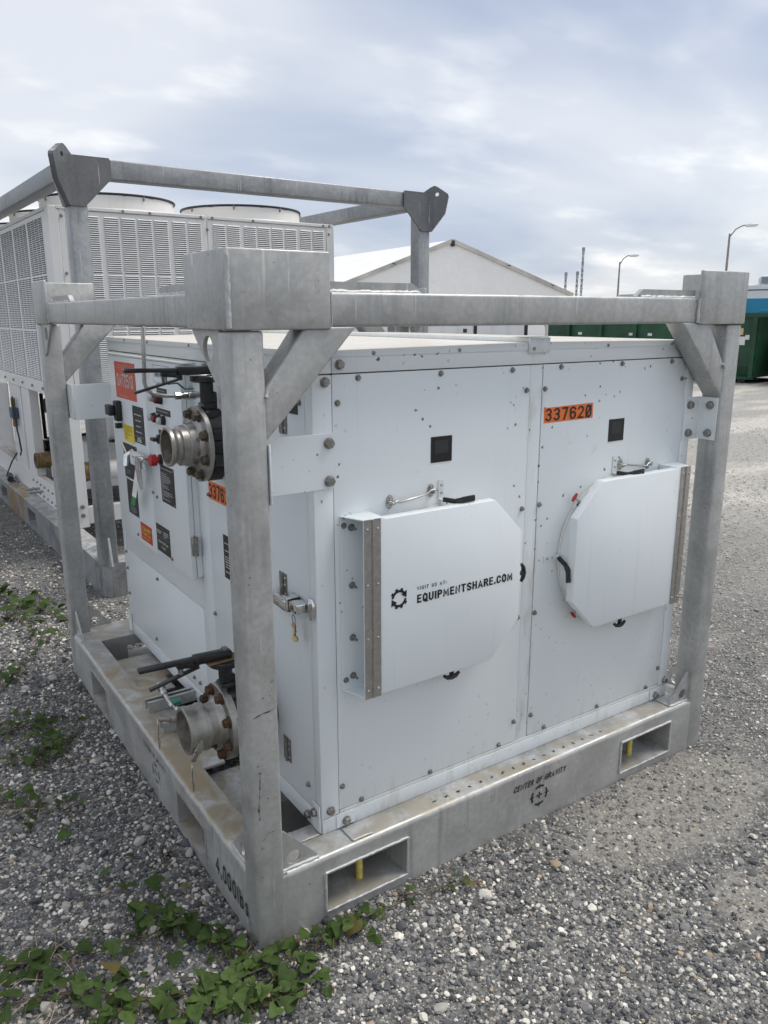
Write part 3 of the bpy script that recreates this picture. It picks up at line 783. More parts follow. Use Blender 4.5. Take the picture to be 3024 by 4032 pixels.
# cabinet pads welded to the base
for x0, x1, y0, y1 in ((.300, .362, .014, .076), (.165, .232, .090, .142), (1.690, 1.752, .014, .076)):
    MB().box(x0, x1, y0, y1, ZB + .0004, ZB + .006, .002, 1).build('mounting_pad', GALVB, frame)
    wbead((x0, y0, ZB + .003), (x1, y0, ZB + .003), .0032, .008); wbead((x0, y0, ZB + .003), (x0, y1, ZB + .003), .0032, .008)
# strut channels and drain valve on the tray
def strut(y0, y1, x0, x1, z0):
    q = MB(); t = .003; h = .041
    q.box(x0, x1, y0, y1, z0, z0 + t); q.box(x0, x1, y0, y0 + t, z0 + t, z0 + h); q.box(x0, x1, y1 - t, y1, z0 + t, z0 + h)
    q.box(x0, x1, y0 + t, y0 + .011, z0 + h - t, z0 + h); q.box(x0, x1, y1 - .011, y1 - t, z0 + h - t, z0 + h)
    return q.build('strut_channel', GALV, frame)
strut(1.058, 1.100, .056, .236, ZB + .001)
strut(.880, .921, .052, .236, ZB + .001)
# stencilled lettering
text('4,000lbs', (-.0002, .290, .060), LX, FZ, .226, .056, STEN, frame, 'stencil_lettering', .16, .0022, gap=.30)
text('CENTER OF GRAVITY', (.892, -.0002, .140), FX, FZ, .236, .021, STEN, frame, 'stencil_lettering', .20, .0012, shear=.25)
def cog(org, ux, mat, s=1.0):
    ux = Vector(ux); uz = Vector((0, 0, 1)); nn = ux.cross(uz); org = Vector(org) + nn * .0012
    q = MB()
    def bar_(a, b, w_):
        a = Vector(a); b = Vector(b); d_ = (b - a).normalized(); n_ = Vector((-d_.y, d_.x)) * w_ / 2
        q.add([org + ux * v.x * s + uz * v.y * s for v in (a - n_, b - n_, b + n_, a + n_)], [(0, 1, 2, 3)])
    def arc(c, r0, r1, a0, a1):
        vs = []; k = 6
        for i in range(k + 1):
            t_ = R(a0 + (a1 - a0) * i / k)
            for rr in (r0, r1): vs.append(org + ux * (c[0] + rr * math.cos(t_)) * s + uz * (c[1] + rr * math.sin(t_)) * s)
        q.add(vs, [(2 * i, 2 * i + 1, 2 * i + 3, 2 * i + 2) for i in range(k)])
    for a in (0, 90, 180, 270):
        arc((0, 0), .0300, .0372, a - 33, a + 33)
        dx_, dy_ = math.cos(R(a)), math.sin(R(a))
        bar_((dx_ * .024, dy_ * .024), (dx_ * .030, dy_ * .030), .0045); bar_((dx_ * .0375, dy_ * .0375), (dx_ * .043, dy_ * .043), .0045)
    for a in (45, 225): bar_((0, 0), (0, 0.0001), .0001)
    bar_((-.013, 0), (-.003, 0), .006); bar_((.003, 0), (.013, 0), .006); bar_((0, .0035), (0, .013), .006); bar_((0, -.013), (0, -.0035), .006); bar_((-.002, 0), (.002, 0), .004)
    return q.build('stencil_mark', mat, frame)
cog((1.010, 0, .092), (1, 0, 0), STEN)
cog((0, .83, .098), (0, -1, 0), STENF)
text('CENTER OF GRAVITY', (-.0002, .955, .150), LX, FZ, .236, .018, STENF, frame, 'stencil_lettering', .20, .0012, shear=.25)
# row of marker ticks on the front base top
for i in range(17):
    x = .60 + i * .046
    q = MB(); 
    for k in range(3):
        a = random.uniform(0, 3.14); l_ = random.uniform(.004, .009)
        q.add([(x + math.cos(a) * l_ + math.sin(a) * .0012, .035 + math.sin(a) * l_ - math.cos(a) * .0012, ZB + .0008 + k * .0002), (x + math.cos(a) * l_ - math.sin(a) * .0012, .035 + math.sin(a) * l_ + math.cos(a) * .0012, ZB + .0008 + k * .0002),
               (x - math.cos(a) * l_ - math.sin(a) * .0012, .035 - math.sin(a) * l_ + math.cos(a) * .0012, ZB + .0008 + k * .0002), (x - math.cos(a) * l_ + math.sin(a) * .0012, .035 - math.sin(a) * l_ - math.cos(a) * .0012, ZB + .0008 + k * .0002)], [(0, 1, 2, 3)])
    q.build('marker_tick', INK, frame)
# pen marks on the near post
def pen(pts, w_=.0012):
    q = MB(); pts = [Vector(p) for p in pts]; vs_ = []
    for i, p in enumerate(pts):
        d_ = (pts[min(i + 1, len(pts) - 1)] - pts[max(i - 1, 0)]).normalized(); n_ = Vector((-d_.y, d_.x)) * w_
        vs_ += [((p - n_).x, -.0022, (p - n_).y), ((p + n_).x, -.0022, (p + n_).y)]
    q.add(vs_, [(2 * i, 2 * i + 1, 2 * i + 3, 2 * i + 2) for i in range(len(pts) - 1)]).build('pen_mark', STENF, frame)
pen([(.010, .676), (.03, .682), (.055, .684), (.070, .690)], .0016)
pen([(.013, .41), (.022, .525), (.014, .520)])
pen([(.022, .33), (.035, .345), (.055, .346)])
pen([(.013, .440), (.0135, .420), (.016, .405), (.0135, .390)], .002)

# ------------------------------------------------------------------ white cabinet
cab = thing('air_handler_cabinet', 'large white air handling cabinet with two hatch doors inside the near frame', 'cabinet', (1.0, .99, ZB))
X0, X1, Y0, Y1, ZT = .240, 1.761, .085, 1.897, 1.531
MB().box(X0 + .005, X1 - .005, Y0 + .005, Y1 - .003, ZB + .004, ZT - .003).build('shell', DARKV, cab)
def pan(name, x0, x1, z0, z1, y=Y0, t=.004, mat=None, bev=.0014):
    return MB().box(x0, x1, y, y + t + .002, z0, z1, bev, 2).build(name, mat or WHITE, cab, 50)
pan('front_panel', .2985, .9745, .2625, 1.4875, Y0 + .0006)
pan('front_panel', 1.0275, 1.7125, .2625, 1.4875, Y0 + .0006)
pan('mullion', .9765, 1.0255, .2575, 1.4875, Y0 + .0024)
pan('corner_post', X0, .2965, .2515, 1.4875)
pan('corner_post', 1.7145, X1, .2515, 1.4875)
pan('bottom_rail', X0 + .002, X1 - .002, ZB + .0008, .2495, Y0 - .0008)
pan('bottom_rail', .300, 1.712, .2500, .2600, Y0 + .0015)
pan('top_rail', .2990, 1.755, 1.4905, ZT + .001, Y0 + .0002)
pan('top_rail', X0, .2970, 1.4905, ZT + .001, Y0 + .0002)
# left side panels
def lpan(name, y0, y1, z0, z1, x=X0, t=.004, mat=None):
    return MB().box(x, x + t + .002, y0, y1, z0, z1, .0014, 2).build(name, mat or WHITES, cab, 50)
lpan('corner_post', Y0 + .0045, .1235, .2515, 1.4875)
lpan('access_door', .1255, .8185, .2625, 1.4875, X0 + .0006)
lpan('side_strip', .8205, .9235, .2625, 1.4875, X0 + .0012)
lpan('lower_panel', .9255, Y1 - .045, .2625, .6150, X0 + .0006)
lpan('upper_panel', .9255, Y1 - .045, .6170, 1.4875, X0 + .0020)
lpan('corner_post', Y1 - .043, Y1, .2515, 1.4875)
lpan('bottom_rail', Y0 + .006, Y1, ZB + .0008, .2600, X0 - .0012)
lpan('top_rail', Y0 + .0045, Y1, 1.4905, ZT + .001, X0 + .0002)
# back and right skins
MB().box(X0 + .003, X1 - .003, Y1 - .003, Y1, ZB + .001, ZT).build('back_panel', WHITES, cab)
MB().box(X1 - .005, X1 - .001, Y0 + .008, Y1 - .004, ZB + .001, ZT).build('side_panel', WHITES, cab)
# roof: two sheets pitched slightly to the standing seam
def roof():
    q = MB()
    xs = [X0 - .004, .985]
    poly = [(X0 - .004, ZT), (.990, ZT), (.990, 1.5535), (X0 - .004, 1.5455)]
    q.prism(poly, XZ, Y0 - .004, Y1 + .004)
    q.build('roof_sheet', WHITE, cab, 30)
    q = MB().prism([(.9905, ZT), (X1 + .004, ZT), (X1 + .004, 1.5455), (.9905, 1.5535)], XZ, Y0 - .004, Y1 + .004)
    q.build('roof_sheet', WHITE, cab, 30)
    q = MB().box(.967, 1.013, Y0 + .002, Y1, 1.5525, 1.567, .002, 1).build('roof_seam_cap', WHITE, cab)
    q = MB().box(.956, 1.038, Y0 - .0125, Y0 - .0045, 1.5235, 1.567, .0015, 1)
    q.box(.956, 1.038, Y0 - .0045, Y0 + .055, 1.5675, 1.5700, .0008, 1)
    q.build('roof_end_cap', WHITE, cab, 50)
    inst('screw', SCREW, (.972, Y0 - .0125, 1.535), (0, -1, 0), cab)
    for x in (.42, .70, 1.30, 1.62): inst('screw', SCREW, (x, Y0 - .004, 1.5375), (0, -1, 0), cab)
    for y in (.50, .90, 1.33, 1.62): inst('screw', SCREW, (X0 - .004, y, 1.5375), (-1, 0, 0), cab)
roof()
# bolts
for x, z in ((.375, 1.477), (.313, 1.417), (.902, 1.476), (.961, 1.415), (1.100, 1.478), (1.036, 1.415), (1.377, 1.478), (1.629, 1.477), (1.692, 1.416), (.961, 1.055), (1.034, 1.058), (1.035, .700),
             (.308, .335), (.371, .270), (.899, .271), (.962, .335), (1.038, .336), (1.103, .271), (1.366, .271), (1.635, .270), (1.698, .332), (.961, .700), (.62, .271), (.64, 1.477)):
    inst('panel_bolt', BOLT_S, (x, Y0 + .0006, z), (0, -1, 0), cab, random.uniform(0, 1))
for x, z in ((.320, 1.512), (.277, 1.471), (.268, .272)): inst('hex_bolt', BOLT_L, (x, Y0 - .0002, z), (0, -1, 0), cab, random.uniform(0, 1))
for y, z in ((.150, 1.417), (.60, 1.430), (.805, 1.058), (.806, .640), (.156, .328), (1.50, .300), (1.00, .300), (1.86, .52), (1.86, .40), (1.86, .60), (1.06, .300), (1.43, .588)):
    inst('panel_bolt', BOLT_S, (X0 + .0002, y, z), (-1, 0, 0), cab, random.uniform(0, 1))
# foot clips
for x0, x1, s in ((.285, .347, 1), (1.662, 1.716, -1)):
    q = MB().box(x0, x1, Y0 - .0055, Y0 - .0015, ZB + .0065, .2510, .001, 1); 
    q.build('foot_clip', WHITES, cab, 40)
    inst('hex_bolt', BOLT_L, ((x0 + x1) / 2, Y0 - .0055, .2265), (0, -1, 0), cab, .3)
inst('hex_bolt', BOLT_L, (1.744, Y0 - .0002, .271), (0, -1, 0), cab, .3)
MB().box(X0 - .0065, X0 - .0022, .088, .127, ZB + .0065, .293, .001, 1).build('foot_clip', WHITES, cab, 40)
inst('hex_bolt', BOLT_L, (X0 - .0065, .112, .266), (-1, 0, 0), cab, .2)
inst('hex_bolt', BOLT_L, (X0 - .002, .160, .230), (-1, 0, 0), cab, .5)
MB().box(X0 - .0065, X0 - .0022, Y1 - .040, Y1 + .002, ZB + .0065, .300, .001, 1).build('foot_clip', WHITES, cab, 40)
# brackets tying the cabinet to the posts
q = MB().box(.0825, .299, Y0 - .0046, Y0 - .0008, 1.201, 1.344, .0012, 1); q.box(.0795, .0830, -.004, Y0 - .0008, 1.201, 1.344, .0012, 1)
q.build('post_bracket', WHITE, cab, 40)
for z in (1.319, 1.222): inst('hex_bolt', BOLT_L, (.283, Y0 - .0046, z), (0, -1, 0), cab, .2, scale=1.12)
inst('hex_bolt', BOLT_L, (.0832, .030, 1.318), (1, 0, 0), cab); inst('hex_bolt', BOLT_L, (.0832, .030, 1.225), (1, 0, 0), cab)
q = MB().box(1.717, W - PT - .0015, Y0 - .0046, Y0 - .0008, 1.201, 1.350, .0012, 1); q.box(W - PT - .0055, W - PT - .0012, .006, Y0 - .0008, 1.201, 1.350, .0012, 1)
q.build('post_bracket', WHITE, cab, 40)
for z in (1.323, 1.225): inst('hex_bolt', BOLT_L, (1.743, Y0 - .0046, z), (0, -1, 0), cab, .4, scale=1.12); inst('hex_bolt', BOLT_L, (W - PT - .0055, .034, z), (-1, 0, 0), cab, .1, scale=1.12)
q = MB().box(.0825, .262, Y1 + .0012, Y1 + .005, 1.200, 1.350, .0012, 1); q.box(.0795, .0830, Y1 + .0012, D - .02, 1.200, 1.350, .0012, 1)
q.build('post_bracket', WHITE, cab, 40)

# ---- hatch doors
GEAR = None
def hatch(xh, sgn, cx_):
    """xh: outer x of the hinge stand-off, sgn +1 opens from the left; door lies 79 mm off the panel"""
    yo = .006
    X = lambda d: xh + sgn * d
    # hinge stand-off: base flange, web, front flange, end caps
    q = MB()
    q.box(X(0), X(.092), Y0 - .0030, Y0 - .0004, .631, 1.125, .0008, 1)
    q.box(X(.089), X(.092), yo + .003, Y0 - .003, .631, 1.125)
    q.box(X(.026), X(.092), yo + .0002, yo + .003, .631, 1.125, .0008, 1)
    for z0, z1 in ((1.1225, 1.1250), (.6310, .6335)):
        q.prism([(X(.001), Y0 - .003), (X(.089), Y0 - .003), (X(.089), yo + .003), (X(.028), yo + .003)][::1], XY, z0, z1)
    so = q.build('hinge_standoff', WHITED, cab, 30)
    for z in (.668, .78, .93, 1.09):
        inst('stud_nut', BOLT_N, (X(.036), Y0 - .0030, z), (0, -1, 0), so)
    for z in (.660, 1.098): inst('panel_bolt', BOLT_S, (X(.013), Y0 - .0030, z), (0, -1, 0), so)
    # door leaf
    a, b = X(.053), X(.577); ch = .108
    z0, z1 = .631, 1.122
    poly = [(a, z0), (b - sgn * ch, z0), (b, z0 + ch), (b, z1 - ch), (b - sgn * ch, z1), (a, z1)]
    if sgn < 0: poly = poly[::-1]
    bm = bmesh.new()
    v0 = [bm.verts.new((u, yo - .0005, v)) for u, v in poly]; v1 = [bm.verts.new((u, yo + .030, v)) for u, v in poly]
    bm.faces.new(v0)
    for i in range(6):
        j = (i + 1) % 6; bm.faces.new((v0[j], v0[i], v1[i], v1[j]))
    bm.faces.new(v1[::-1])
    bmesh.ops.recalc_face_normals(bm, faces=bm.faces)
    bmesh.ops.bevel(bm, geom=[e for e in bm.edges], offset=.0022, segments=2, affect='EDGES', profile=.5)
    door = MB().bm(bm).build('hatch_door', WHITED, cab, 45); bm.free()
    # duct collar behind it
    q = MB().lathe([(0, .232), (.046, .232), (.046, .240), (0, .240)], (cx_, Y0, .870), (0, -1, 0), 72, True)
    col = q.build('duct_collar', WHITES, cab, 30)
    q = MB().lathe([(.004, .2405), (.004, .2435), (.010, .2435), (.010, .2405)], (cx_, Y0, .870), (0, -1, 0), 72, True)
    q.build('gasket_ring', CLOTH, col, 30)
    # piano hinge
    q = MB().box(X(.027), X(.0505), yo - .0028, yo + .0004, .629, 1.126); h1 = q.build('hinge_leaf', STEEL, door)
    q = MB().box(X(.0545), X(.077), yo - .0032, yo - .0007, .629, 1.126); h2 = q.build('hinge_leaf', STEEL, door)
    q = MB(); k = 28
    for i in range(k):
        za = .629 + (1.126 - .629) * i / k; zb_ = .629 + (1.126 - .629) * (i + .93) / k
        q.cyl((X(.0525), yo - .0035, za), (X(.0525), yo - .0035, zb_), .0034 if i % 2 else .0031, 8)
    q.build('hinge_pin', STEEL, door, 40)
    for z in (.652, .80, .95, 1.10):
        inst('rivet', RIVET, (X(.036), yo - .0028, z), (0, -1, 0), door); inst('rivet', RIVET, (X(.068), yo - .0032, z), (0, -1, 0), door)
    return door
d1 = hatch(.311, 1, .632)
d2 = hatch(1.699, -1, 1.366)
# rubber pull latches
def tlatch(px, pz, dirx, dirz, bracket):
    """draw latch: tab on the panel, rubber strap, T handle hooked over the door edge"""
    d = Vector((dirx, 0, dirz)); t = Vector((-dirz, 0, dirx)) if abs(dirz) > .5 else Vector((0, 0, 1))
    base = Vector((px, Y0, pz))
    q = MB()
    a = base - d * .055; b_ = base
    q.bar(a + Vector((0, -.0016, 0)), b_ + Vector((0, -.0016, 0)), .019, .0026, (0, 1, 0))
    q.bar(b_ + Vector((0, -.0005, 0)), b_ + Vector((0, -.016, 0)), .0026, .019, tuple(t))
    tab = q.build('latch_tab', WHITES, cab, 30)
    for s_ in (.018, .040): inst('rivet', RIVET, b_ - d * s_ + Vector((0, -.0030, 0)), (0, -1, 0), tab)
    q = MB()
    g = Vector((1, 0, 0)) if abs(dirz) > .5 else Vector((0, 0, -1))
    p0 = b_ + Vector((0, -.012, 0)); p1 = b_ + Vector((0, -.046, 0)) + g * .020 + d * .002; p2 = b_ + Vector((0, -.060, 0)) + g * .034 - d * .003; p3 = p2 + g * .036 + Vector((0, -.006, 0)) - d * .003
    q.bar(p0, p1, .013, .010, tuple(t), .002); q.bar(p1, p2, .016, .012, tuple(t), .003); q.bar(p2 - g * .006, p3, .018, .007, (0, 1, 0), .002)
    q.tube([p1 + d * .002, p1 + d * .010 + Vector((0, -.010, 0)), p1 + d * .014 + g * .012 + Vector((0, -.014, 0)), p1 + d * .010 + g * .026 + Vector((0, -.016, 0))], .0035, 8)
    q.build('rubber_latch', BLACKP, cab, 40)
tlatch(.645, 1.128, 0, -1, True)
tlatch(1.372, 1.123, 0, -1, True)
tlatch(1.118, .875, 1, 0, True)
def tpull(c, ax):
    q = MB(); c = Vector(c); ax = Vector(ax)
    o_ = Vector((1, 0, 0)) if abs(ax.z) > .5 else Vector((0, 0, 1))
    q.bar(c - ax * .034, c, .010, .012, (0, 1, 0), .002)
    pts = [c - o_ * .028 - ax * .006, c - o_ * .016 + ax * .002, c + ax * .004, c + o_ * .016 + ax * .002, c + o_ * .028 - ax * .006]
    q.tube(pts, [.0045, .0065, .008, .0065, .0045], 8)
    q.build('rubber_pull', BLACKP, cab, 40)
tpull((.655, .032, .603), (0, 0, -1)); tpull((1.392, .032, .597), (0, 0, -1)); tpull((.922, .030, .872), (1, 0, 0))
# cabin hooks
def chook(xa, za, xb, zb_):
    q = MB()
    for x, z in ((xa, za), (xb, zb_)):
        q.prism([(x + .011 * math.cos(a) * 1.0, z + .019 * math.sin(a)) for a in [2 * math.pi * i / 20 for i in range(20)]], XZ, Y0 - .0006, Y0 - .0032)
    pl = q.build('hook_plate', STEEL, cab, 40)
    for x, z in ((xa, za), (xb, zb_)):
        inst('rivet', RIVET, (x, Y0 - .0032, z + .012), (0, -1, 0), pl); inst('rivet', RIVET, (x, Y0 - .0032, z - .012), (0, -1, 0), pl)
    q = MB()
    eye = [(xa + .008 * math.cos(a), Y0 - .012 - .008 * math.sin(a), za) for a in [2 * math.pi * i / 14 for i in range(15)]]
    q.tube(eye, .0024, 7)
    q.tube([(xa - .004, Y0 - .014, za - .006), (xa + .006, Y0 - .017, za - .002), (xa + .014, Y0 - .016, za + .003), (xa + .024, Y0 - .015, za - .002), ((xa + xb) / 2, Y0 - .015, (za + zb_) / 2 - .004), (xb - .024, Y0 - .015, zb_ - .005), (xb - .010, Y0 - .015, zb_ + .004), (xb + .006, Y0 - .016, zb_ + .004), (xb + .013, Y0 - .013, zb_ + .002)], .0030, 8)
    q.tube([(xb, Y0 - .002, zb_ - .004), (xb, Y0 - .018, zb_ - .004), (xb + .001, Y0 - .021, zb_ + .004), (xb, Y0 - .012, zb_ + .008)], .0026, 7)
    q.build('cabin_hook', STEEL, cab, 60)
chook(.470, 1.142, .609, 1.156); chook(1.400, 1.147, 1.542, 1.136)
# toggle clamps with red T handles on the right hatch
def clamp(x, z, ang):
    c = Vector((x, Y0 - .018, z)); d = Vector((math.cos(ang), 0, math.sin(ang)))
    q = MB()
    q.bar(c - d * .030, c + d * .004, .020, .004, (0, 1, 0)); q.bar(c - d * .024 + Vector((0, -.008, 0)), c + d * .002 + Vector((0, -.008, 0)), .013, .011, (0, 1, 0), .002)
    q.cyl(c + d * -.002 + Vector((0, -.010, 0)), c + d * .036 + Vector((0, -.010, 0)), .0028, 8)
    q.cyl(c - d * .012 + Vector((0, -.020, 0)), c - d * .012 + Vector((0, .006, 0)), .0045, 8)
    q.build('toggle_clamp', STEEL, cab, 40)
    n_ = Vector((-d.z, 0, d.x)); e = c + d * .038 + Vector((0, -.010, 0))
    MB().tube([e - n_ * .015, e - n_ * .007, e, e + n_ * .007, e + n_ * .015], [.004, .0052, .006, .0052, .004], 8).build('clamp_handle', RED, cab, 50)
clamp(1.190, 1.045, R(140)); clamp(1.213, .695, R(225))
# decals on the front
MB().prism([(1.037, 1.311), (1.253, 1.313), (1.251, 1.361), (1.036, 1.357)], XZ, Y0 - .0002, Y0 + .0004).build('number_decal', ORANGE, cab)
text('337620', (1.042, Y0 - .0002, 1.316), FX, FZ, .203, .039, INK, cab, 'number_lettering', .16, .0010, slash=True)
for x0 in (.609, 1.333):
    z0, z1 = (1.2335, 1.3055) if x0 < 1 else (1.2285, 1.301)
    p = MB().box(x0, x0 + .073, Y0 - .0012, Y0 + .0003, z0, z1).build('black_plaque', LABEL, cab)
    MB().box(x0 + .013, x0 + .058, Y0 - .0018, Y0 - .0013, z0 + .025, z1 - .011).build('plaque_square', LABELG, p)
# hatch lettering and ring logo
yd = .0055
text('EQUIPMENTSHARE.COM', (.507, yd, .8685), FX, FZ, .349, .0242, INK, d1, 'lettering', .245, .0006, gap=.17)
text('VISIT US AT:', (.507, yd, .9055), FX, FZ, .101, .0105, INK, d1, 'lettering', .19, .0006, gap=.34)
q = MB(); gx, gz = .447, .8945
def ringarc(a0, a1, r0, r1, k=10):
    vs = []
    for i in range(k + 1):
        t_ = R(a0 + (a1 - a0) * i / k)
        for rr in (r0, r1): vs.append((gx + rr * math.cos(t_), yd - .0012, gz + rr * math.sin(t_)))
    q.add(vs, [(2 * i, 2 * i + 1, 2 * i + 3, 2 * i + 2) for i in range(k)])
for base in (0, 180):
    ringarc(base + 38, base + 172, .0175, .0245, 16)
    for a in (70, 108, 146): ringarc(base + a - 9, base + a + 9, .0243, .0292, 3)
    t_ = R(base + 28)
    rdir = Vector((math.cos(t_), math.sin(t_))); tdir = Vector((-rdir.y, rdir.x))
    c0 = Vector((gx, gz)) + rdir * .021
    pts = [c0 + tdir * .006 - rdir * .0105, c0 + tdir * .006 + rdir * .0105, c0 - tdir * .012]
    q.add([(v.x, yd - .0012, v.y) for v in pts], [(0, 1, 2)])
q.build('ring_logo', INK, d1)

# ---- left side: hinges, compression latch, labels
def butt_hinge(y, z, h=.075):
    q = MB().box(X0 - .0022, X0 - .0004, y + .004, y + .022, z - h / 2, z + h / 2); q.box(X0 - .0022, X0 - .0004, y - .022, y - .004, z - h / 2, z + h / 2)
    q.cyl((X0 - .004, y, z - h / 2), (X0 - .004, y, z + h / 2), .0048, 10)
    hb = q.build('butt_hinge', STEELD, cab, 40)
    for zz in (-.022, 0.004, .024): inst('rivet', RIVET, (X0 - .0022, y - .013, z + zz), (-1, 0, 0), hb)
butt_hinge(.285, .378); butt_hinge(.275, .895); butt_hinge(.245, 1.365)
MB().box(X0 - .0010, X0 + .0004, .160, .245, 1.385, 1.43).build('black_label', LABEL, cab)
# compression latch with lock
q = MB()
q.bar((X0 - .022, .318, .868), (X0 - .036, .255, .872), .026, .010, (-1, 0, 0), .004)
q.bar((X0 - .036, .258, .872), (X0 - .034, .185, .868), .030, .020, (-1, 0, 0), .004)
q.box(X0 - .040, X0 - .0005, .176, .212, .852, .893, .004, 2)
q.box(X0 - .040, X0 - .004, .122, .170, .862, .890, .004, 2)
q.prism([(.103 + .014 * math.cos(a), .878 + .032 * math.sin(a)) for a in [2 * math.pi * i / 8 + .39 for i in range(8)]], YZ, X0 - .010, X0 - .0005)
lat = q.build('lever_latch', CHROME, cab, 40)
MB().cyl((X0 - .036, .150, .876), (X0 - .0425, .150, .876), .007, 12).build('key_plug', BRASS, lat)
MB().box(X0 - .038, X0 - .003, .1705, .1755, .856, .891).build('latch_gap', BLACKP, lat)
# side orange number and warning plate half hidden by the post
MB().box(X0 - .0006, X0 + .0005, .60, .806, 1.045, 1.106).build('number_decal', ORANGE, cab)
text('337620', (X0 - .0006, .800, 1.052), LX, FZ, .19, .048, INK, cab, 'number_lettering', .16, .0010)

def plate(y0, y1, z0, z1, mat, name='label_plate', x=.200, par=None, th=.0014, rivets=False):
    p = MB().box(x - th, x + .0006, y0, y1, z0, z1, .0003, 1).build(name, mat, par)
    if rivets:
        for yy in (y0 + .006, y1 - .006):
            for zz in (z0 + .006, z1 - .006):
                o = inst('rivet', RIVET, (x - th, yy, zz), (-1, 0, 0), par, scale=.6)
    return p
def lines(y0, y1, rows, mat, par, x=.200, th=.0014, h=.0022, seed=0, align='L'):
    """rows of unreadably small print, as short bars"""
    rr = random.Random(seed); q = MB(); xx = x - th - .0004
    for z, frac in rows:
        a = y1; e = y1 - (y1 - y0) * frac
        if align == 'C': a, e = (y0 + y1) / 2 + (y1 - y0) * frac / 2, (y0 + y1) / 2 - (y1 - y0) * frac / 2
        while a > e + .002:
            l_ = min(rr.uniform(.004, .011), a - e)
            q.add([(xx, a, z), (xx, a - l_, z), (xx, a - l_, z + h), (xx, a, z + h)], [(0, 1, 2, 3)])
            a -= l_ + .0022
    return q.build('small_print', mat, par)

# ---- control box
BX = .200
cbox = MB().box(BX + .020, X0 + .002, .907, 1.752, .742, 1.474, .002, 1).build('control_box', WHITES, cab)
cd1 = MB().box(BX, BX + .0185, .905, 1.2835, .737, 1.4775, .003, 2).build('control_box_door', WHITES, cab)
cd2 = MB().box(BX + .0006, BX + .0185, 1.2865, 1.7545, .737, 1.4775, .003, 2).build('control_box_door', WHITES, cab)
MB().box(BX - .004, X0 - .002, .862, 1.280, 1.4785, 1.4865, .002, 1).build('drip_edge', WHITES, cab)
MB().box(BX - .002, X0 - .002, 1.283, 1.760, 1.4785, 1.4865, .002, 1).build('drip_edge', WHITES, cab)
hg = MB().box(BX + .004, BX + .024, .892, .9045, .826, .893, .003, 1); hg.cyl((BX + .018, .896, .826), (BX + .018, .896, .893), .007, 10)
hg.build('door_hinge', STEELD, cab)
# red identity label
lb = plate(1.393, 1.660, 1.313, 1.456, ORRED, 'red_label', par=cab)
text('SMT0510', (BX - .0014, 1.632, 1.358), LX, FZ, .212, .052, PRINT, cab, 'label_lettering', .15, .0006)
lines(1.42, 1.62, ((1.440, .7), (1.432, .55), (1.322, .6)), PRINTG, cab, h=.003, seed=1)
plate(1.326, 1.458, 1.154, 1.296, LABEL, 'black_label', par=cab, rivets=True)
lines(1.345, 1.440, ((1.262, .95), (1.240, .7), (1.218, .6), (1.196, .8), (1.172, .45), (1.166, .5), (1.160, .6)), PRINT, cab, h=.0042, seed=2, align='C')
MB().box(BX - .0020, BX - .0015, 1.330, 1.454, 1.1795, 1.1807).build('label_rule', PRINTG, cab)
plate(1.460, 1.594, 1.1435, 1.211, YELLOW, 'yellow_label', par=cab)
lines(1.468, 1.588, [(1.204 - i * .0062, f) for i, f in enumerate((.9, .85, .95, .9, .5, .8, .6, .3, .35))], INK, cab, h=.0022, seed=3)
plate(1.447, 1.627, .991, 1.1315, LABEL, 'black_label', par=cab, rivets=True)
plate(1.482, 1.615, .839, .982, LABEL, 'black_label', par=cab, rivets=True)
lines(1.495, 1.60, [(.870 - i * .0055, f) for i, f in enumerate((.8, .7, .85, .8, .4))], PRINTG, cab, h=.002, seed=4, align='C')
lines(1.50, 1.60, ((1.018, .5), (1.008, .5)), PRINTG, cab, h=.003, seed=5)
plate(1.025, 1.170, .9705, 1.110, LABEL, 'black_label', par=cab, rivets=True)
lines(1.036, 1.160, [(1.096, .95), (1.078, .5)] + [(1.070 - i * .0072, f) for i, f in enumerate((.7, .8, .8, .65, .2, .5, .6, .1, .85, .95, .6, .1, .7))], PRINT, cab, h=.0024, seed=6)
dl = plate(1.331, 1.468, .7585, .829, REDL, 'danger_label', par=cab)
text('DANGER', (BX - .0014, 1.428, .800), LX, FZ, .088, .018, YELLOW, cab, 'label_lettering', .19, .0006)
text('480V POWER', (BX - .0014, 1.428, .782), LX, FZ, .088, .012, YELLOW, cab, 'label_lettering', .19, .0006)
lines(1.345, 1.455, ((.770, .9),), YELLOW, cab, h=.003, seed=7)
q = MB()
for a, b in (((1.461, .788), (1.4475, .818)), ((1.4475, .818), (1.434, .788)), ((1.434, .788), (1.461, .788)), ((1.4475, .810), (1.4475, .795))):
    a = Vector(a); b = Vector(b); d_ = (b - a).normalized(); n_ = Vector((-d_.y, d_.x)) * .0011
    q.add([(BX - .0019, v.x, v.y) for v in (a - n_, b - n_, b + n_, a + n_)], [(0, 1, 2, 3)])
q.build('warning_triangle', YELLOW, cab)
plate(1.117, 1.267, .762, .869, LABEL, 'black_label', par=cab)
text('User Interface', (BX - .0014, 1.245, .798), LX, FZ, .108, .012, PRINT, cab, 'label_lettering', .16, .0006)
text('Panel', (BX - .0014, 1.213, .779), LX, FZ, .045, .011, PRINT, cab, 'label_lettering', .16, .0006)
lines(1.200, 1.262, ((.842, .9), (.834, .8)), PRINT, cab, h=.004, seed=8); lines(1.122, 1.182, ((.846, .9), (.838, .9), (.829, .5)), PRINT, cab, h=.004, seed=9)
MB().add([(BX - .0019, y, z) for y, z in ((1.265, .8205), (1.119, .8205), (1.119, .8217), (1.265, .8217))], [(0, 1, 2, 3)]).add([(BX - .0019, y, z) for y, z in ((1.1915, .822), (1.1903, .822), (1.1903, .867), (1.1915, .867))], [(0, 1, 2, 3)]).build('label_rule', PRINTG, cab)
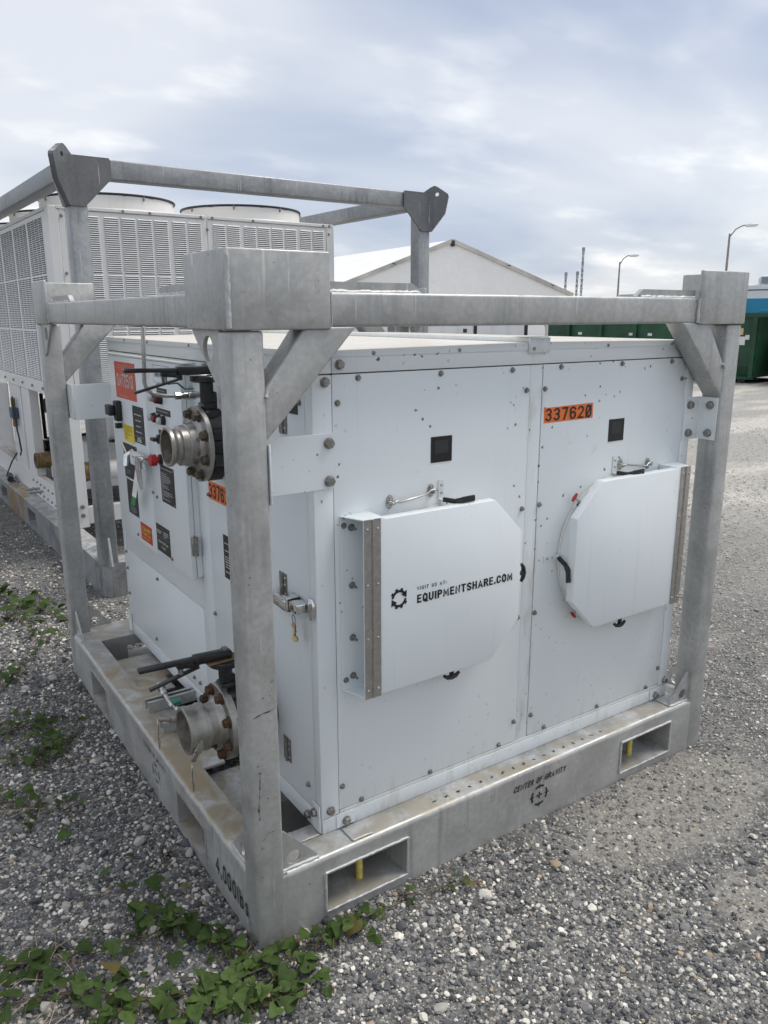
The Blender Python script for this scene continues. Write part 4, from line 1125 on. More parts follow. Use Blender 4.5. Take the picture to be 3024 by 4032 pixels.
plate(.45, .702, .800, .946, LABEL, 'black_label', x=X0, par=cab)
lines(.47, .690, [(.918, .8), (.893, .9)] + [(.872 - i * .0085, f) for i, f in enumerate((.9, .9, .85, .9, .6, .0, .7))], PRINT, cab, x=X0, h=.0035, seed=10)
# thin outlined sticker with phone number
q = MB()
for a, b in (((1.173, 1.405), (1.000, 1.405)), ((1.000, 1.405), (1.000, 1.464)), ((1.000, 1.464), (1.173, 1.464)), ((1.173, 1.464), (1.173, 1.405))):
    a = Vector(a); b = Vector(b); d_ = (b - a).normalized(); n_ = Vector((-d_.y, d_.x)) * .0006
    q.add([(BX - .0008, v.x, v.y) for v in (a - n_, b - n_, b + n_, a + n_)], [(0, 1, 2, 3)])
q.build('sticker_outline', INK, cab)
text('(888) 80', (BX, 1.158, 1.424), LX, FZ, .088, .016, INK, cab, 'label_lettering', .18, .0008)
# pilot lamps and their tags
plate(1.041, 1.145, 1.362, 1.387, LABEL, 'black_label', par=cab); plate(1.018, 1.169, 1.293, 1.315, LABEL, 'black_label', par=cab); plate(1.06, 1.155, 1.222, 1.237, LABEL, 'black_label', par=cab)
lines(1.05, 1.138, ((1.376, .9), (1.367, .8)), PRINTG, cab, h=.003, seed=11); lines(1.03, 1.16, ((1.304, .95),), PRINTG, cab, h=.004, seed=12)
for y, z, m in ((1.161, 1.349, LENSW), (1.105, 1.347, LENSR), (1.186, 1.278, LENSW), (1.135, 1.277, LENSR), (1.086, 1.276, LENSW)):
    base = MB().lathe([(0, .0165), (.006, .0165), (.012, .014), (.016, .014)], (BX, y, z), (-1, 0, 0), 20).build('pilot_lamp', BLACKP, cab)
    MB().lathe([(.015, .0125), (.024, .0125), (.028, .009)], (BX, y, z), (-1, 0, 0), 20).build('lens', m, base)
# selector knob, emergency stop, door handle, isolator
q = MB().lathe([(0, .017), (.010, .017), (.013, .013)], (BX, 1.145, 1.203), (-1, 0, 0), 18); q.bar((BX - .022, 1.170, 1.203), (BX - .022, 1.128, 1.203), .012, .018, (1, 0, 0), .003)
q.build('selector_knob', BLACKP, cab)
es = MB().lathe([(0, .019), (.008, .019)], (BX, 1.151, 1.128), (-1, 0, 0), 20).build('stop_collar', BLACKP, cab)
MB().lathe([(.008, .011), (.018, .011), (.020, .021), (.040, .021), (.044, .017)], (BX, 1.151, 1.128), (-1, 0, 0), 24).build('stop_button', RED, es)
q = MB().lathe([(0, .023), (.010, .022), (.012, .013), (.040, .011)], (BX, 1.235, 1.118), (-1, 0, 0), 20)
q.bar((BX - .036, 1.245, 1.118), (BX - .036, 1.300, 1.114), .018, .016, (1, 0, 0), .004)
q.tube([(BX - .040, 1.300, 1.120), (BX - .042, 1.302, 1.080), (BX - .040, 1.298, 1.030), (BX - .036, 1.292, .995)], [.012, .011, .009, .006], 10)
q.build('door_handle', CHROME, cab, 50)
q = MB().box(BX - .030, BX - .026, 1.262, 1.430, 1.075, 1.128, .006, 2); q.box(BX - .028, BX - .0005, 1.405, 1.43, 1.085, 1.12, .003, 1)
hs = q.build('lock_hasp', WHITES, cab)
for y in (1.275, 1.395): MB().cyl((BX - .0303, y, 1.106), (BX - .0315, y, 1.106), .0045, 12).build('hasp_hole', BLACKP, hs)
q = MB().tube([(BX - .006, 1.468, 1.115), (BX - .034, 1.470, 1.100), (BX - .040, 1.466, 1.06)], .012, 8)
q.bar((BX - .030, 1.480, 1.105), (BX - .036, 1.515, 1.142), .012, .006, (1, 0, 0), .002)
q.cyl((BX, 1.536, 1.080), (BX - .008, 1.536, 1.080), .016, 14)
q.build('quarter_turn_lock', CHROME, cab, 50)
q = MB().box(BX - .024, BX - .0005, 1.604, 1.648, 1.218, 1.300, .005, 2); q.box(BX - .046, BX - .024, 1.622, 1.690, 1.240, 1.282, .004, 2); q.box(BX - .026, BX - .004, 1.606, 1.630, 1.190, 1.210)
q.build('isolator_handle', BLACKP, cab, 40)
for y, z in ((1.51, .765), (1.10, .765), (1.27, .985), (1.225, .975)): inst('panel_bolt', BOLT_S, (BX - .0002, y, z), (-1, 0, 0), cab, .3, scale=.8)

# ---- butterfly valves with lever handles
def valve(xf, y, z, adapter, neck_x, ztop, lx0, lx1, lz, rusty, tilt=0.0):
    """xf: outer face of the flange; stack runs towards +x into the cabinet"""
    ax = (-1, 0, 0)
    q = MB()
    xb0, xb1 = xf + .0150, xf + .072
    q.lathe([(0, .076), (0, .106), (.006, .110), (.030, .100), (.050, .098), (.056, .094), (.056, .070)], (xb1, y, z), ax, 40, False)
    q.cyl((xb1 - .002, y, z), (X0 + .002, y, z), .064, 32)
    q.box(neck_x - .023, neck_x + .023, y - .026, y + .026, z + .085, z + .125, .008, 2)
    q.cyl((neck_x, y, z + .100), (neck_x, y, ztop - .014), .0205, 20)
    q.box(neck_x - .016, neck_x + .026, y - .018, y + .018, z + .105, ztop - .045, .004, 1)
    q.lathe([(0, .040), (.004, .048), (.017, .048), (.020, .045)], (neck_x, y, ztop - .016), (0, 0, 1), 32)
    for k in range(8):
        a = R(22.5 + 45 * k); yy, zz = y + .0955 * math.sin(a), z + .0955 * math.cos(a)
        q.cyl((xb0 + .002, yy, zz), (xb1 - .012, yy, zz), .021, 14)
    body = q.build('valve_body', BLACK, cab, 35)
    MB().lathe([(0, .0495), (.003, .0495)], (xb0 + .025, y, z), ax, 32).build('valve_disc', CASTD, body)
    # flange with hub and coupling
    if adapter:
        prof = [(.0085, .050), (.0085, .1145), (.0205, .1145), (.0225, .112), (.0225, .084), (.026, .074), (.034, .0670), (.056, .0640), (.0585, .0605), (.078, .0600), (.082, .0520), (.090, .0510), (.097, .0535), (.104, .0595), (.113, .0595), (.1145, .0575), (.1145, .0510), (.0085, .0505)]
    else:
        prof = [(0, .050), (0, .1145), (.0205, .1145), (.0225, .112), (.0225, .080), (.030, .068), (.042, .062), (.064, .0605), (.066, .0695), (.080, .0705), (.086, .0680), (.106, .0680), (.112, .0705), (.126, .0705), (.128, .0680), (.128, .0590), (.07, .0580), (0, .0505)]
    fl = MB().lathe(prof, (xf + .0225, y, z), ax, 56, True).build('flange_coupling', CAST, body, 32)
    ln = prof[-3][0]
    MB().lathe([(ln - .004, .0505 if adapter else .0575), (.004, .0500)], (xf + .0225, y, z), ax, 40, False, False).build('pipe_bore', CASTD, fl, 40)
    for k in range(8):
        a = R(22.5 + 45 * k)
        inst('flange_bolt', BOLT_R if rusty else BOLT_F, (xf - .0005, y + .0955 * math.sin(a), z + .0955 * math.cos(a)), (-1, 0, 0), fl, a)
    # lever: channel grip, trigger, spring, notch plate
    def T(x, dz, dy=0.0):
        return Vector((x, y + dy + (lx0 - x) * tilt, lz + dz))
    q = MB()
    ln_ = lx0 - lx1
    q.bar(T(lx0, 0), T(lx0 - ln_ * .42, .003), .034, .025, (0, 0, 1), .005)
    q.bar(T(lx0 - ln_ * .36, .0045), T(lx1, .008), .026, .0125, (0, 0, 1), .004)
    q.bar(T(lx0 - ln_ * .36, -.012), T(lx0 - ln_ * .60, -.004), .020, .016, (0, 0, 1), .004)
    lev = q.build('lever_handle', BLACK, body, 40)
    MB().bar(T(lx0 - ln_ * .36, -.020), T(lx1 + ln_ * .10, -.056), .018, .007, (0, 0, 1), .002).build('trigger', BLACK, lev, 40)
    sp = [T(lx0 - ln_ * .56, -.012 - .018 * i / 40) + Vector((.0075 * math.cos(i * .95), .0075 * math.sin(i * .95), 0)) for i in range(41)]
    MB().tube(sp, .0015, 5).build('return_spring', STEELD, lev, 60)
    MB().box(neck_x - .062, neck_x + .028, y - .030, y + .020, ztop + .0045, ztop + .0075, .001, 1).build('notch_plate', BRASS if rusty else STEEL, lev)
    MB().cyl((neck_x, y, lz + .012), (neck_x, y, lz + .021), .010, 6).build('stem_nut', STEELD, lev)
    return fl
f1 = valve(.150, .655, 1.253, True, .193, 1.454, .214, -.050, 1.472, False)
f2 = valve(.074, .405, .465, False, .105, .655, .124, -.145, .672, True, .03)
# cam arms on the lower coupling
def cam_arm(par, hinge, tip, ring=True):
    q = MB(); h = Vector(hinge); t = Vector(tip); mid = h.lerp(t, .45) + Vector((-.004, -.004, 0))
    q.bar(h, mid, .020, .012, (0, 1, 0), .003); q.bar(mid, t, .014, .008, (0, 1, 0), .002)
    q.cyl(h + Vector((0, 0, -.014)), h + Vector((0, 0, .014)), .008, 10)
    q.build('cam_arm', CAST, par, 40)
    q = MB()
    c = t + Vector((-.004, 0, -.014))
    q.tube([c + Vector((.003 * math.sin(a), .012 * math.sin(a), .012 * math.cos(a))) for a in [2 * math.pi * i / 20 for i in range(21)]], .0018, 6)
    q.build('pull_ring', STEEL, par, 60)
    q = MB(); c2 = c + Vector((0, 0, -.012))
    q.tube([c2, c2 + Vector((.002, .003, -.02)), c2 + Vector((-.003, -.004, -.032)), c2 + Vector((.003, .002, -.046)), c2 + Vector((0, -.003, -.066))], .0012, 5)
    q.tube([c2, c2 + Vector((-.004, -.006, -.03)), c2 + Vector((-.002, -.005, -.068))], .0012, 5)
    q.build('cotter_pin', STEELD, par, 60)
cam_arm(f2, (-.004, .338, .450), (-.030, .345, .398))
cam_arm(f2, (-.012, .474, .468), (-.072, .500, .474))
# stainless sight tube with ball valve
pb = [(.060, .80, 1.597), (.052, .80, 1.432), (.058, .80, 1.412), (.075, .798, 1.398), (.110, .79, 1.390), (.150, .785, 1.388)]
tb = MB().tube(pb, .0062, 12).build('sight_tube', STEEL, cab, 60)
q = MB().lathe([(0, .0125), (.018, .0125)], (.140, .786, 1.388), (1, 0, 0), 6); q.lathe([(.017, .009), (.026, .009), (.026, .012), (.040, .012)], (.140, .786, 1.388), (1, 0, 0), 12)
q.lathe([(.040, .010), (.044, .014), (.066, .014), (.070, .010), (.10, .010)], (.140, .786, 1.388), (1, 0, 0), 16); q.cyl((.193, .786, 1.395), (.193, .786, 1.418), .006, 8)
bv = q.build('ball_valve', STEEL, cab, 40)
q = MB().bar((.200, .786, 1.408), (.172, .786, 1.408), .014, .004, (0, 0, 1)); q.bar((.172, .786, 1.408), (.150, .786, 1.428), .014, .004, (0, 0, 1)); q.bar((.150, .786, 1.428), (.085, .786, 1.427), .016, .005, (0, 0, 1))
q.build('valve_lever', GREENH, bv)
# drain assembly lying across the struts
q = MB()
dp = [(.124, 1.118, .268), (.121, 1.07, .262), (.116, 1.000, .258), (.116, .96, .262), (.118, .90, .268), (.116, .855, .290)]
q.tube(dp, [.011, .008, .008, .009, .008, .007], 10)
for a, r_ in ((0, .017), (1, .012), (3, .013), (4, .012)):
    p = Vector(dp[a]); q.cyl(p + Vector((0, .012, 0)), p - Vector((0, .012, 0)), r_, 6)
dv = q.build('drain_line', STEEL, cab, 40)
MB().box(.108, .138, .925, .962, .276, .290, .003, 1).build('drain_handle', GREENH, dv)
# ---- loose tags
kt = thing('key_tag', 'crumpled manila paper tag on a key ring hanging from the chrome latch', 'tag', (X0 - .030, .160, .848))
MB().tube([(X0 - .030 + .002 * math.sin(a), .160 + .013 * math.sin(a), .836 + .014 * math.cos(a)) for a in [2 * math.pi * i / 22 for i in range(23)]], .0013, 6).build('key_ring', STEELD, kt, 60)
q = MB(); rr = random.Random(3)
rows = []
for i in range(8):
    z = .826 - i * .0068; w_ = .012 + .004 * math.sin(i * 1.3); dy_ = rr.uniform(-.003, .003) - .0008 * i
    rows.append([(X0 - .030 + rr.uniform(-.004, .004) + s * .002, .158 + dy_ + s * w_, z) for s in (-1, -.4, .3, 1)])
vs_ = [p for r_ in rows for p in r_]
q.add(vs_, [(i * 4 + k, i * 4 + k + 1, i * 4 + k + 5, i * 4 + k + 4) for i in range(7) for k in range(3)])
vb_ = [(p[0] - .003, p[1], p[2]) for p in vs_]
q.add(vb_, [(i * 4 + k, i * 4 + k + 4, i * 4 + k + 5, i * 4 + k + 1) for i in range(7) for k in range(3)])
q.build('paper_tag', TAN, kt, 60)
it = thing('inspection_tag', 'white inspection tag with green end hanging on the control box lock', 'tag', (BX - .035, 1.465, 1.06))
def tagpoly(z0, z1, y0a, y1a, y0b, y1b):
    return [(BX - .041 - .010 * (1.06 - z0), y0a, z0), (BX - .041 - .010 * (1.06 - z0), y1a, z0), (BX - .041 - .010 * (1.06 - z1), y1b, z1), (BX - .041 - .010 * (1.06 - z1), y0b, z1)]
def tagbox(z0, z1, mat, nm):
    f_ = lambda z: 1.325 + (1.06 - z) * .60
    a = tagpoly(z0, z1, f_(z0) + .022, f_(z0) - .030, f_(z1) + .022, f_(z1) - .030); b = [(p[0] + .0012, p[1], p[2]) for p in a]
    return MB().add(a + b, [(0, 1, 2, 3), (7, 6, 5, 4), (0, 4, 5, 1), (1, 5, 6, 2), (2, 6, 7, 3), (3, 7, 4, 0)]).build(nm, mat, it)
tagbox(.950, 1.080, CARD, 'tag_card'); tagbox(.912, .9495, GREENL, 'tag_end')
q = MB()
for z in (1.036, 1.022, 1.008, .996, .984, .972):
    f_ = 1.325 + (1.06 - z) * .60
    xx = BX - .0415 - .010 * (1.06 - z)
    q.add([(xx, f_ + .016, z), (xx, f_ - .024, z), (xx, f_ - .024, z + .0012), (xx, f_ + .016, z + .0012)], [(0, 1, 2, 3)])
q.build('tag_rules', PRINTG, it)

# ------------------------------------------------------------------ second unit: chiller in its own frame
O2, TH2 = (.408, 2.963, 0), R(1.278)
fr2 = thing('lifting_frame', 'taller weathered galvanised frame with corner lifting lugs around the chiller', 'steel frame', O2, TH2, local=True)
xa, xb, L2, pt = -.020, 2.400, 6.3, .098
for x in (xa, xb - pt):
    for y in (0, L2 - pt):
        MB().box(x, x + pt, y, y + pt, .2, 2.349, .009, 2).build('post', GALV2, fr2, 50)
for y in (0.002, L2 - pt + .002): MB().box(xa + .01, xb - .01, y, y + pt - .004, 2.345, 2.445, .009, 2).build('top_rail', GALV2, fr2, 50)
for x in (xa + .002, xb - pt + .002): MB().box(x, x + pt - .004, .09, L2 - .09, 2.346, 2.446, .009, 2).build('top_rail', GALV2, fr2, 50)
def corner2(x, y, sx_, sy_):
    # front gusset
    poly = [(0, 2.449), (.226, 2.449), (.232, 2.435), (.232, 2.345), (.085, 2.198), (0, 2.198)]
    for fn, nm in ((lambda u, v, t: (x + sx_ * u, y - sy_ * t, v), 'gusset_plate'), (lambda u, v, t: (x - sx_ * t, y + sy_ * u, v), 'gusset_plate')):
        MB().prism(poly, fn, .001, .011).build(nm, GALVD, fr2, 30)
    d = Vector((-sx_, -sy_, 0)).normalized(); n_ = Vector((-d.y, d.x, 0))
    p = [(-.055, 2.198), (.012, 2.198), (.105, 2.315), (.128, 2.425), (.122, 2.442), (.050, 2.488), (.030, 2.495), (.006, 2.486), (-.055, 2.448)]
    o_ = Vector((x, y, 0))
    MB().prism(p, lambda u, v, t: tuple(o_ + d * u + n_ * t + Vector((0, 0, v))), -.015, .015, [circle(.048, 2.440, .014, 16)]).build('lifting_lug', GALVD, fr2, 30)
corner2(xa, 0, 1, 1); corner2(xb, 0, -1, 1); corner2(xa, L2, 1, -1); corner2(xb, L2, -1, -1)
ZB2 = .210
def base2(x0, x1, y0, y1, pk, face):
    q = MB()
    pb_, pt_ = .035, .165
    ys = sorted({y0, y1, *[v for p in pk for v in p]})
    hole = lambda u, v: any(p[0] < u < p[1] for p in pk) and pb_ < v < pt_
    for xx in ((x0, x0 + .008) if face < 0 else (x1 - .008, x1),):
        grid_plate(q, ys, [.001, pb_, pt_, ZB2 - .009], hole, lambda u, v, s: (s, u, v), xx[0], xx[1])
    q.box(x0, x1, y0, y1, ZB2 - .009, ZB2, .003, 1)
    q.box(x1 - .012 if face < 0 else x0, x1 if face < 0 else x0 + .012, y0, y1, .001, ZB2 - .010)
    o = q.build('base_beam', GALVR, fr2, 30)
    for p in pk:
        s = MB(); a, b = (x0 - .002, x1 - .014) if face < 0 else (x0 + .014, x1 + .002)
        s.box(a, b, p[0], p[0] + .006, pb_, pt_); s.box(a, b, p[1] - .006, p[1], pb_, pt_); s.box(a, b, p[0] + .006, p[1] - .006, pb_, pb_ + .006); s.box(a, b, p[0] + .006, p[1] - .006, pt_ - .006, pt_)
        s.build('fork_pocket', GALV2, o)
pk2 = ((1.79, 2.07), (2.92, 3.20), (.085, .16))
base2(xa, xa + .135, .06, L2, pk2, -1); base2(xb - .135, xb, .06, L2, pk2, 1)
# front base beam with clipped ends
q = MB().prism([(xa + .03, .0), (xb - .03, .0), (xb, .03), (xb, .2), (xa, .2), (xa, .03)], lambda u, v, t: (u, t, v + .001), .052, .056)
q.prism([(xa, .06), (xa + .035, .0), (xb - .035, .0), (xb, .06), (xb, .16), (xa, .16)], XY, .002, ZB2 - .001)
q.build('base_beam', GALV2, fr2, 30)
for x, sg in ((xa, 1), (xb, -1)):
    MB().prism([(.096, ZB2), (.22, ZB2), (.13, ZB2 + .15), (.096, ZB2 + .17)], lambda u, v, t: (x + sg * .03, u, v) if t == 0 else (x + sg * .042, u, v), 0, 1).build('gusset_plate', GALV2, fr2, 30)
    MB().prism([(-.001, ZB2 - .001), (-.001, ZB2 + .16), (-.012, ZB2 + .16), (-.055, ZB2 - .001)], lambda u, v, t: (x + sg * t, u if u > -.002 else u, v), .04, .052).build('gusset_plate', WELD, fr2, 30)

ch = thing('chiller', 'tall white louvred chiller with two round fan shrouds, behind the cabinet', 'chiller', O2, TH2, local=True)
cx0, cx1, cy0, cy1, cz0, cz1 = .087, 2.186, .930, 5.9, 1.082, 2.312
MB().box(cx0 + .01, cx1 - .01, cy0 + .01, cy1 - .01, cz0 + .01, cz1 - .004).build('condenser_casing', WHITEC, ch)
def cpan(nm, x0, x1, y0, y1, z0, z1, b=.003): return MB().box(x0, x1, y0, y1, z0, z1, b, 1).build(nm, WHITEC, ch, 40)
cpan('front_sheet', .190, 1.140, cy0 + .002, cy0 + .012, 1.150, 2.287); cpan('front_sheet', 1.150, 2.120, cy0 + .002, cy0 + .012, 1.150, 2.287)
cpan('corner_post', cx0, .148, cy0 - .002, cy0 + .09, 1.06, 2.309); cpan('corner_post', .150, .188, cy0 + .001, cy0 + .012, 1.15, 2.303)
cpan('corner_post', 2.122, cx1, cy0 - .002, cy0 + .09, 1.06, 2.309)
cpan('top_rail', cx0 + .05, 1.136, cy0 - .004, cy0 + .04, 2.290, cz1); cpan('top_rail', 1.154, cx1 - .004, cy0 - .004, cy0 + .04, 2.290, cz1)
cpan('bottom_rail', cx0, cx1, cy0 - .003, cy0 + .06, cz0, 1.148)
cpan('roof_sheet', cx0 + .005, cx1 - .005, cy0 + .041, cy1, cz1 - .006, cz1 - .001)
cpan('side_rail', cx0 - .003, cx0 + .06, cy0 + .092, cy1, cz0, 1.172); cpan('side_rail', cx0 - .001, cx0 + .05, cy0 + .092, cy1, 2.288, cz1)
cpan('side_sheet', cx0 + .003, cx0 + .013, cy0 + .092, cy1, 1.174, 2.286)
# louvre panels: 27 slats each, one shared mesh per orientation
def louvre(w_, h, k):
    q = MB()
    q2 = MB()
    p = h / k
    for i in range(k):
        z = h - i * p
        q.add([(0, -.001, z), (w_, -.001, z), (w_, -.0065, z - p * .52), (0, -.0065, z - p * .52), (0, -.0005, z - p * .42), (w_, -.0005, z - p * .42)], [(0, 1, 2, 3), (3, 2, 5, 4), (0, 3, 4), (1, 5, 2)])
    return q
def louvre_mesh(nm, w_, h, k):
    q = louvre(w_, h, k)
    me = mesh_of(q, nm, WHITEL, 20)
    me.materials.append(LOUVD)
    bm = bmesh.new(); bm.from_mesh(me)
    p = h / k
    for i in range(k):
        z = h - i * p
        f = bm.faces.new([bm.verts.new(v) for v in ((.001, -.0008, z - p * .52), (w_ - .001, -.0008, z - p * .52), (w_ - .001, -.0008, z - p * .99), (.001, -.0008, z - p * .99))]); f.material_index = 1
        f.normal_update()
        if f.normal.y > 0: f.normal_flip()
    bm.to_mesh(me); bm.free(); return me
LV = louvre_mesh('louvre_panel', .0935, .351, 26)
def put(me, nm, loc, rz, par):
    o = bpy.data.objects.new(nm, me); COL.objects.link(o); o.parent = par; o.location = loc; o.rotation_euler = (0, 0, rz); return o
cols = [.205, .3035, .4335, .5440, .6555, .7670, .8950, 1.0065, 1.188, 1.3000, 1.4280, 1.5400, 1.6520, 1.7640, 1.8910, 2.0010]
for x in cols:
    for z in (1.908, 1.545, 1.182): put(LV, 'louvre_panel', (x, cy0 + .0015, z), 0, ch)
y = 1.125; i = 0
while y < 4.9:
    for z in (1.905, 1.545, 1.182): put(LV, 'louvre_panel', (cx0 + .0025, y + .0935, z), -math.pi / 2, ch)
    y += .111 if (i % 4) != 3 else .150
    i += 1
for x in (.30, .56, .74, 1.10, 1.185, 1.5, 2.09, 2.145): inst('panel_bolt', BOLT_S, (x, cy0 - .004, 2.300), (0, -1, 0), ch, scale=1.2)
for x, z in ((.168, 2.25), (1.145, 2.22), (2.14, 2.24), (.168, 1.9), (1.145, 1.8)): inst('panel_bolt', BOLT_S, (x, cy0 - .001, z), (0, -1, 0), ch, scale=1.2)
for k in range(9): inst('panel_bolt', BOLT_S, (cx0 - .003, 1.2 + k * .35, 1.125), (-1, 0, 0), ch, scale=1.5)
for fx in (.625, 1.655):
    for fy in (1.45, 2.48, 3.51):
        s = MB().lathe([(0, .475), (.012, .465), (.018, .456), (.096, .456), (.096, .448), (.02, .448)], (fx, fy, cz1 - .004), (0, 0, 1), 64, False).build('fan_shroud', WHITEC, ch, 40)
        q = MB(); zt = cz1 + .102
        for rr in (.458, .30, .16): q.tube([(fx + rr * math.cos(a), fy + rr * math.sin(a), zt) for a in [2 * math.pi * i / 48 for i in range(49)]], .0095 if rr > .4 else .003, 6)
        for k in range(12):
            a = math.pi * 2 * k / 12; q.tube([(fx + .46 * math.cos(a), fy + .46 * math.sin(a), zt), (fx + .1 * math.cos(a), fy + .1 * math.sin(a), zt + .012)], .003, 5)
        g = q.build('fan_guard', BLACKP, s, 60)
        for k in range(8):
            a = math.pi * 2 * (k + .3) / 8
            MB().bar((fx + .460 * math.cos(a), fy + .460 * math.sin(a), zt + .004), (fx + .460 * math.cos(a), fy + .460 * math.sin(a), zt - .030), .012, .010, (1, 0, 0), .003).build('guard_clip', STEELD, s)
# legs, skid rails and what stands between them
cpan('leg', .085, .165, .932, 1.000, .2105, 1.08); cpan('leg', 2.10, 2.18, .932, 1.000, .2105, 1.08)
cpan('leg', .090, .16, 2.12, 2.40, .386, 1.08); cpan('leg', .092, .20, 2.46, 2.90, .386, 1.08); cpan('leg', .09, .16, 4.3, 4.6, .386, 1.08); cpan('leg', 2.08, 2.18, 3.2, 3.5, .386, 1.08)
cpan('skid_rail', .092, .150, 1.001, 5.9, .2110, .385); cpan('skid_rail', 2.10, 2.16, 1.001, 5.9, .2110, .385)
cpan('cross_rail', .17, 2.09, 1.02, 1.08, .2110, .33); cpan('cross_rail', .17, 2.09, 1.5, 1.56, .36, .44)
for k in range(10):
    for z in (.25, .33): inst('panel_bolt', BOLT_S, (.092, 1.12 + k * .13 + (.05 if z < .3 else 0), z), (-1, 0, 0), ch, scale=1.3)
for z in (.30, .36): inst('hex_bolt', BOLT_L, (.125, .932, z), (0, -1, 0), ch, scale=1.2)
def stub(x, y, z, r_):
    q = MB().cyl((x + .10, y, z), (x + .62, y, z), r_ * .95, 28).build('water_pipe', WHITEC, ch, 40)
    MB().lathe([(0, r_ * .82), (0, r_), (.020, r_), (.024, r_ * .93), (.034, r_ * .93), (.038, r_), (.085, r_), (.088, r_ * 1.06), (.115, r_ * 1.06), (.118, r_ * .97)], (x, y, z), (1, 0, 0), 28, False, False).build('pipe_fitting', BRASS, q, 35)
    MB().lathe([(.0, r_ * .815), (.12, r_ * .80), (.121, .0)], (x + .001, y, z), (1, 0, 0), 28, False, False).build('pipe_bore', CASTD, q, 35)
stub(.075, 2.06, .520, .062); stub(.200, 1.114, .567, .070)
MB().cyl((.20, 2.02, .385), (.20, 2.02, .50), .022, 12).build('riser', WHITEC, ch)
for y_, z_ in ((2.10, .289), (1.98, .286)): MB().cyl((.092, y_, z_), (-.01, y_, z_), .011, 10).build('conduit_stub', GALV2, ch); 
q = MB().box(-.02, .088, 2.93, 3.9, .53, 1.075, .004, 1); eb = q.build('electrical_box', WHITEC, ch)
for y0, y1, z0, z1 in ((2.96, 3.05, .60, .66), (2.97, 3.02, .80, .92), (3.0, 3.06, 1.0, 1.05)): MB().box(-.0215, -.0195, y0, y1, z0, z1).build('red_label', REDL, eb)
for y0, z0 in ((2.98, .72), (3.01, .76), (2.99, .96)): MB().cyl((-.02, y0, z0), (-.03, y0, z0), .012, 10).build('button', BLACKP, eb)
q = MB().box(.040, .090, 2.60, 2.72, .80, .89, .004, 1).build('actuator', BLUEV, ch); MB().cyl((.066, 2.66, .89), (.066, 2.66, .97), .018, 10).build('gauge_stem', BRASS, q); MB().cyl((.066, 2.66, .80), (.066, 2.66, .73), .02, 10).build('gauge_stem', BRASS, q)
MB().tube([(.066, 2.66, .98), (.05, 2.62, .96), (.05, 2.58, .85), (.055, 2.55, .72), (.05, 2.48, .66), (.055, 2.47, .55), (.06, 2.56, .50)], .007, 7).build('hose', BLACKP, ch)
MB().tube([(.06, 2.70, .50), (.02, 2.75, .42), (.0, 2.9, .30), (.02, 3.1, .235), (.04, 2.95, .222), (.06, 2.8, .225)], .006, 6).build('cable', BLACKP, ch)
q = MB().tube([(.05, 3.12, .235), (.02, 2.92, .235)], [.028, .026], 10); q.build('cable_plug', BLACKP, ch)
# compressors and refrigerant pipes seen through the gap
comp = MB().lathe([(0, .12), (.03, .15), (.42, .15), (.46, .11)], (.9, 2.9, .40), (0, 0, 1), 24); comp.build('compressor', BLACKP, ch, 40)
MB().lathe([(0, .12), (.03, .15), (.42, .15), (.46, .11)], (1.4, 2.9, .40), (0, 0, 1), 24).build('compressor', BLACKP, ch, 40)
MB().tube([(.3, 2.3, 1.03), (.3, 2.3, .88), (.42, 2.3, .84), (.46, 2.5, .84)], .020, 8).tube([(.28, 2.6, 1.0), (.28, 2.6, .62), (.45, 2.6, .60), (.9, 2.8, .62)], .016, 8).tube([(.25, 2.5, .56), (.6, 2.5, .54), (1.2, 2.5, .54)], .028, 8).build('refrigerant_pipe', BLACKP, ch, 60)
MB().box(.24, .38, 2.25, 2.36, .86, .98, .01, 1).box(.26, .38, 2.55, 2.66, .50, .60, .01, 1).build('pipe_valve', BLACKP, ch)
MB().box(.42, 1.9, 1.75, 2.25, .45, .66, .01, 1).build('evaporator_shell', PALEB, ch)
MB().box(.55, 2.0, 1.62, 1.66, .68, 1.06).build('baffle', BLACKP, ch)
MB().lathe([(0, .11), (.02, .13), (1.2, .13), (1.22, .11)], (.45, 1.45, .86), (1, 0, 0), 24).build('receiver_tank', PALEB, ch, 40)
MB().cyl((.345, .15, ZB2 + .001), (.345, .15, 1.0), .028, 14).box(.29, .40, .09, .21, .2105, .222).build('stand_pipe', WHITEC, ch)

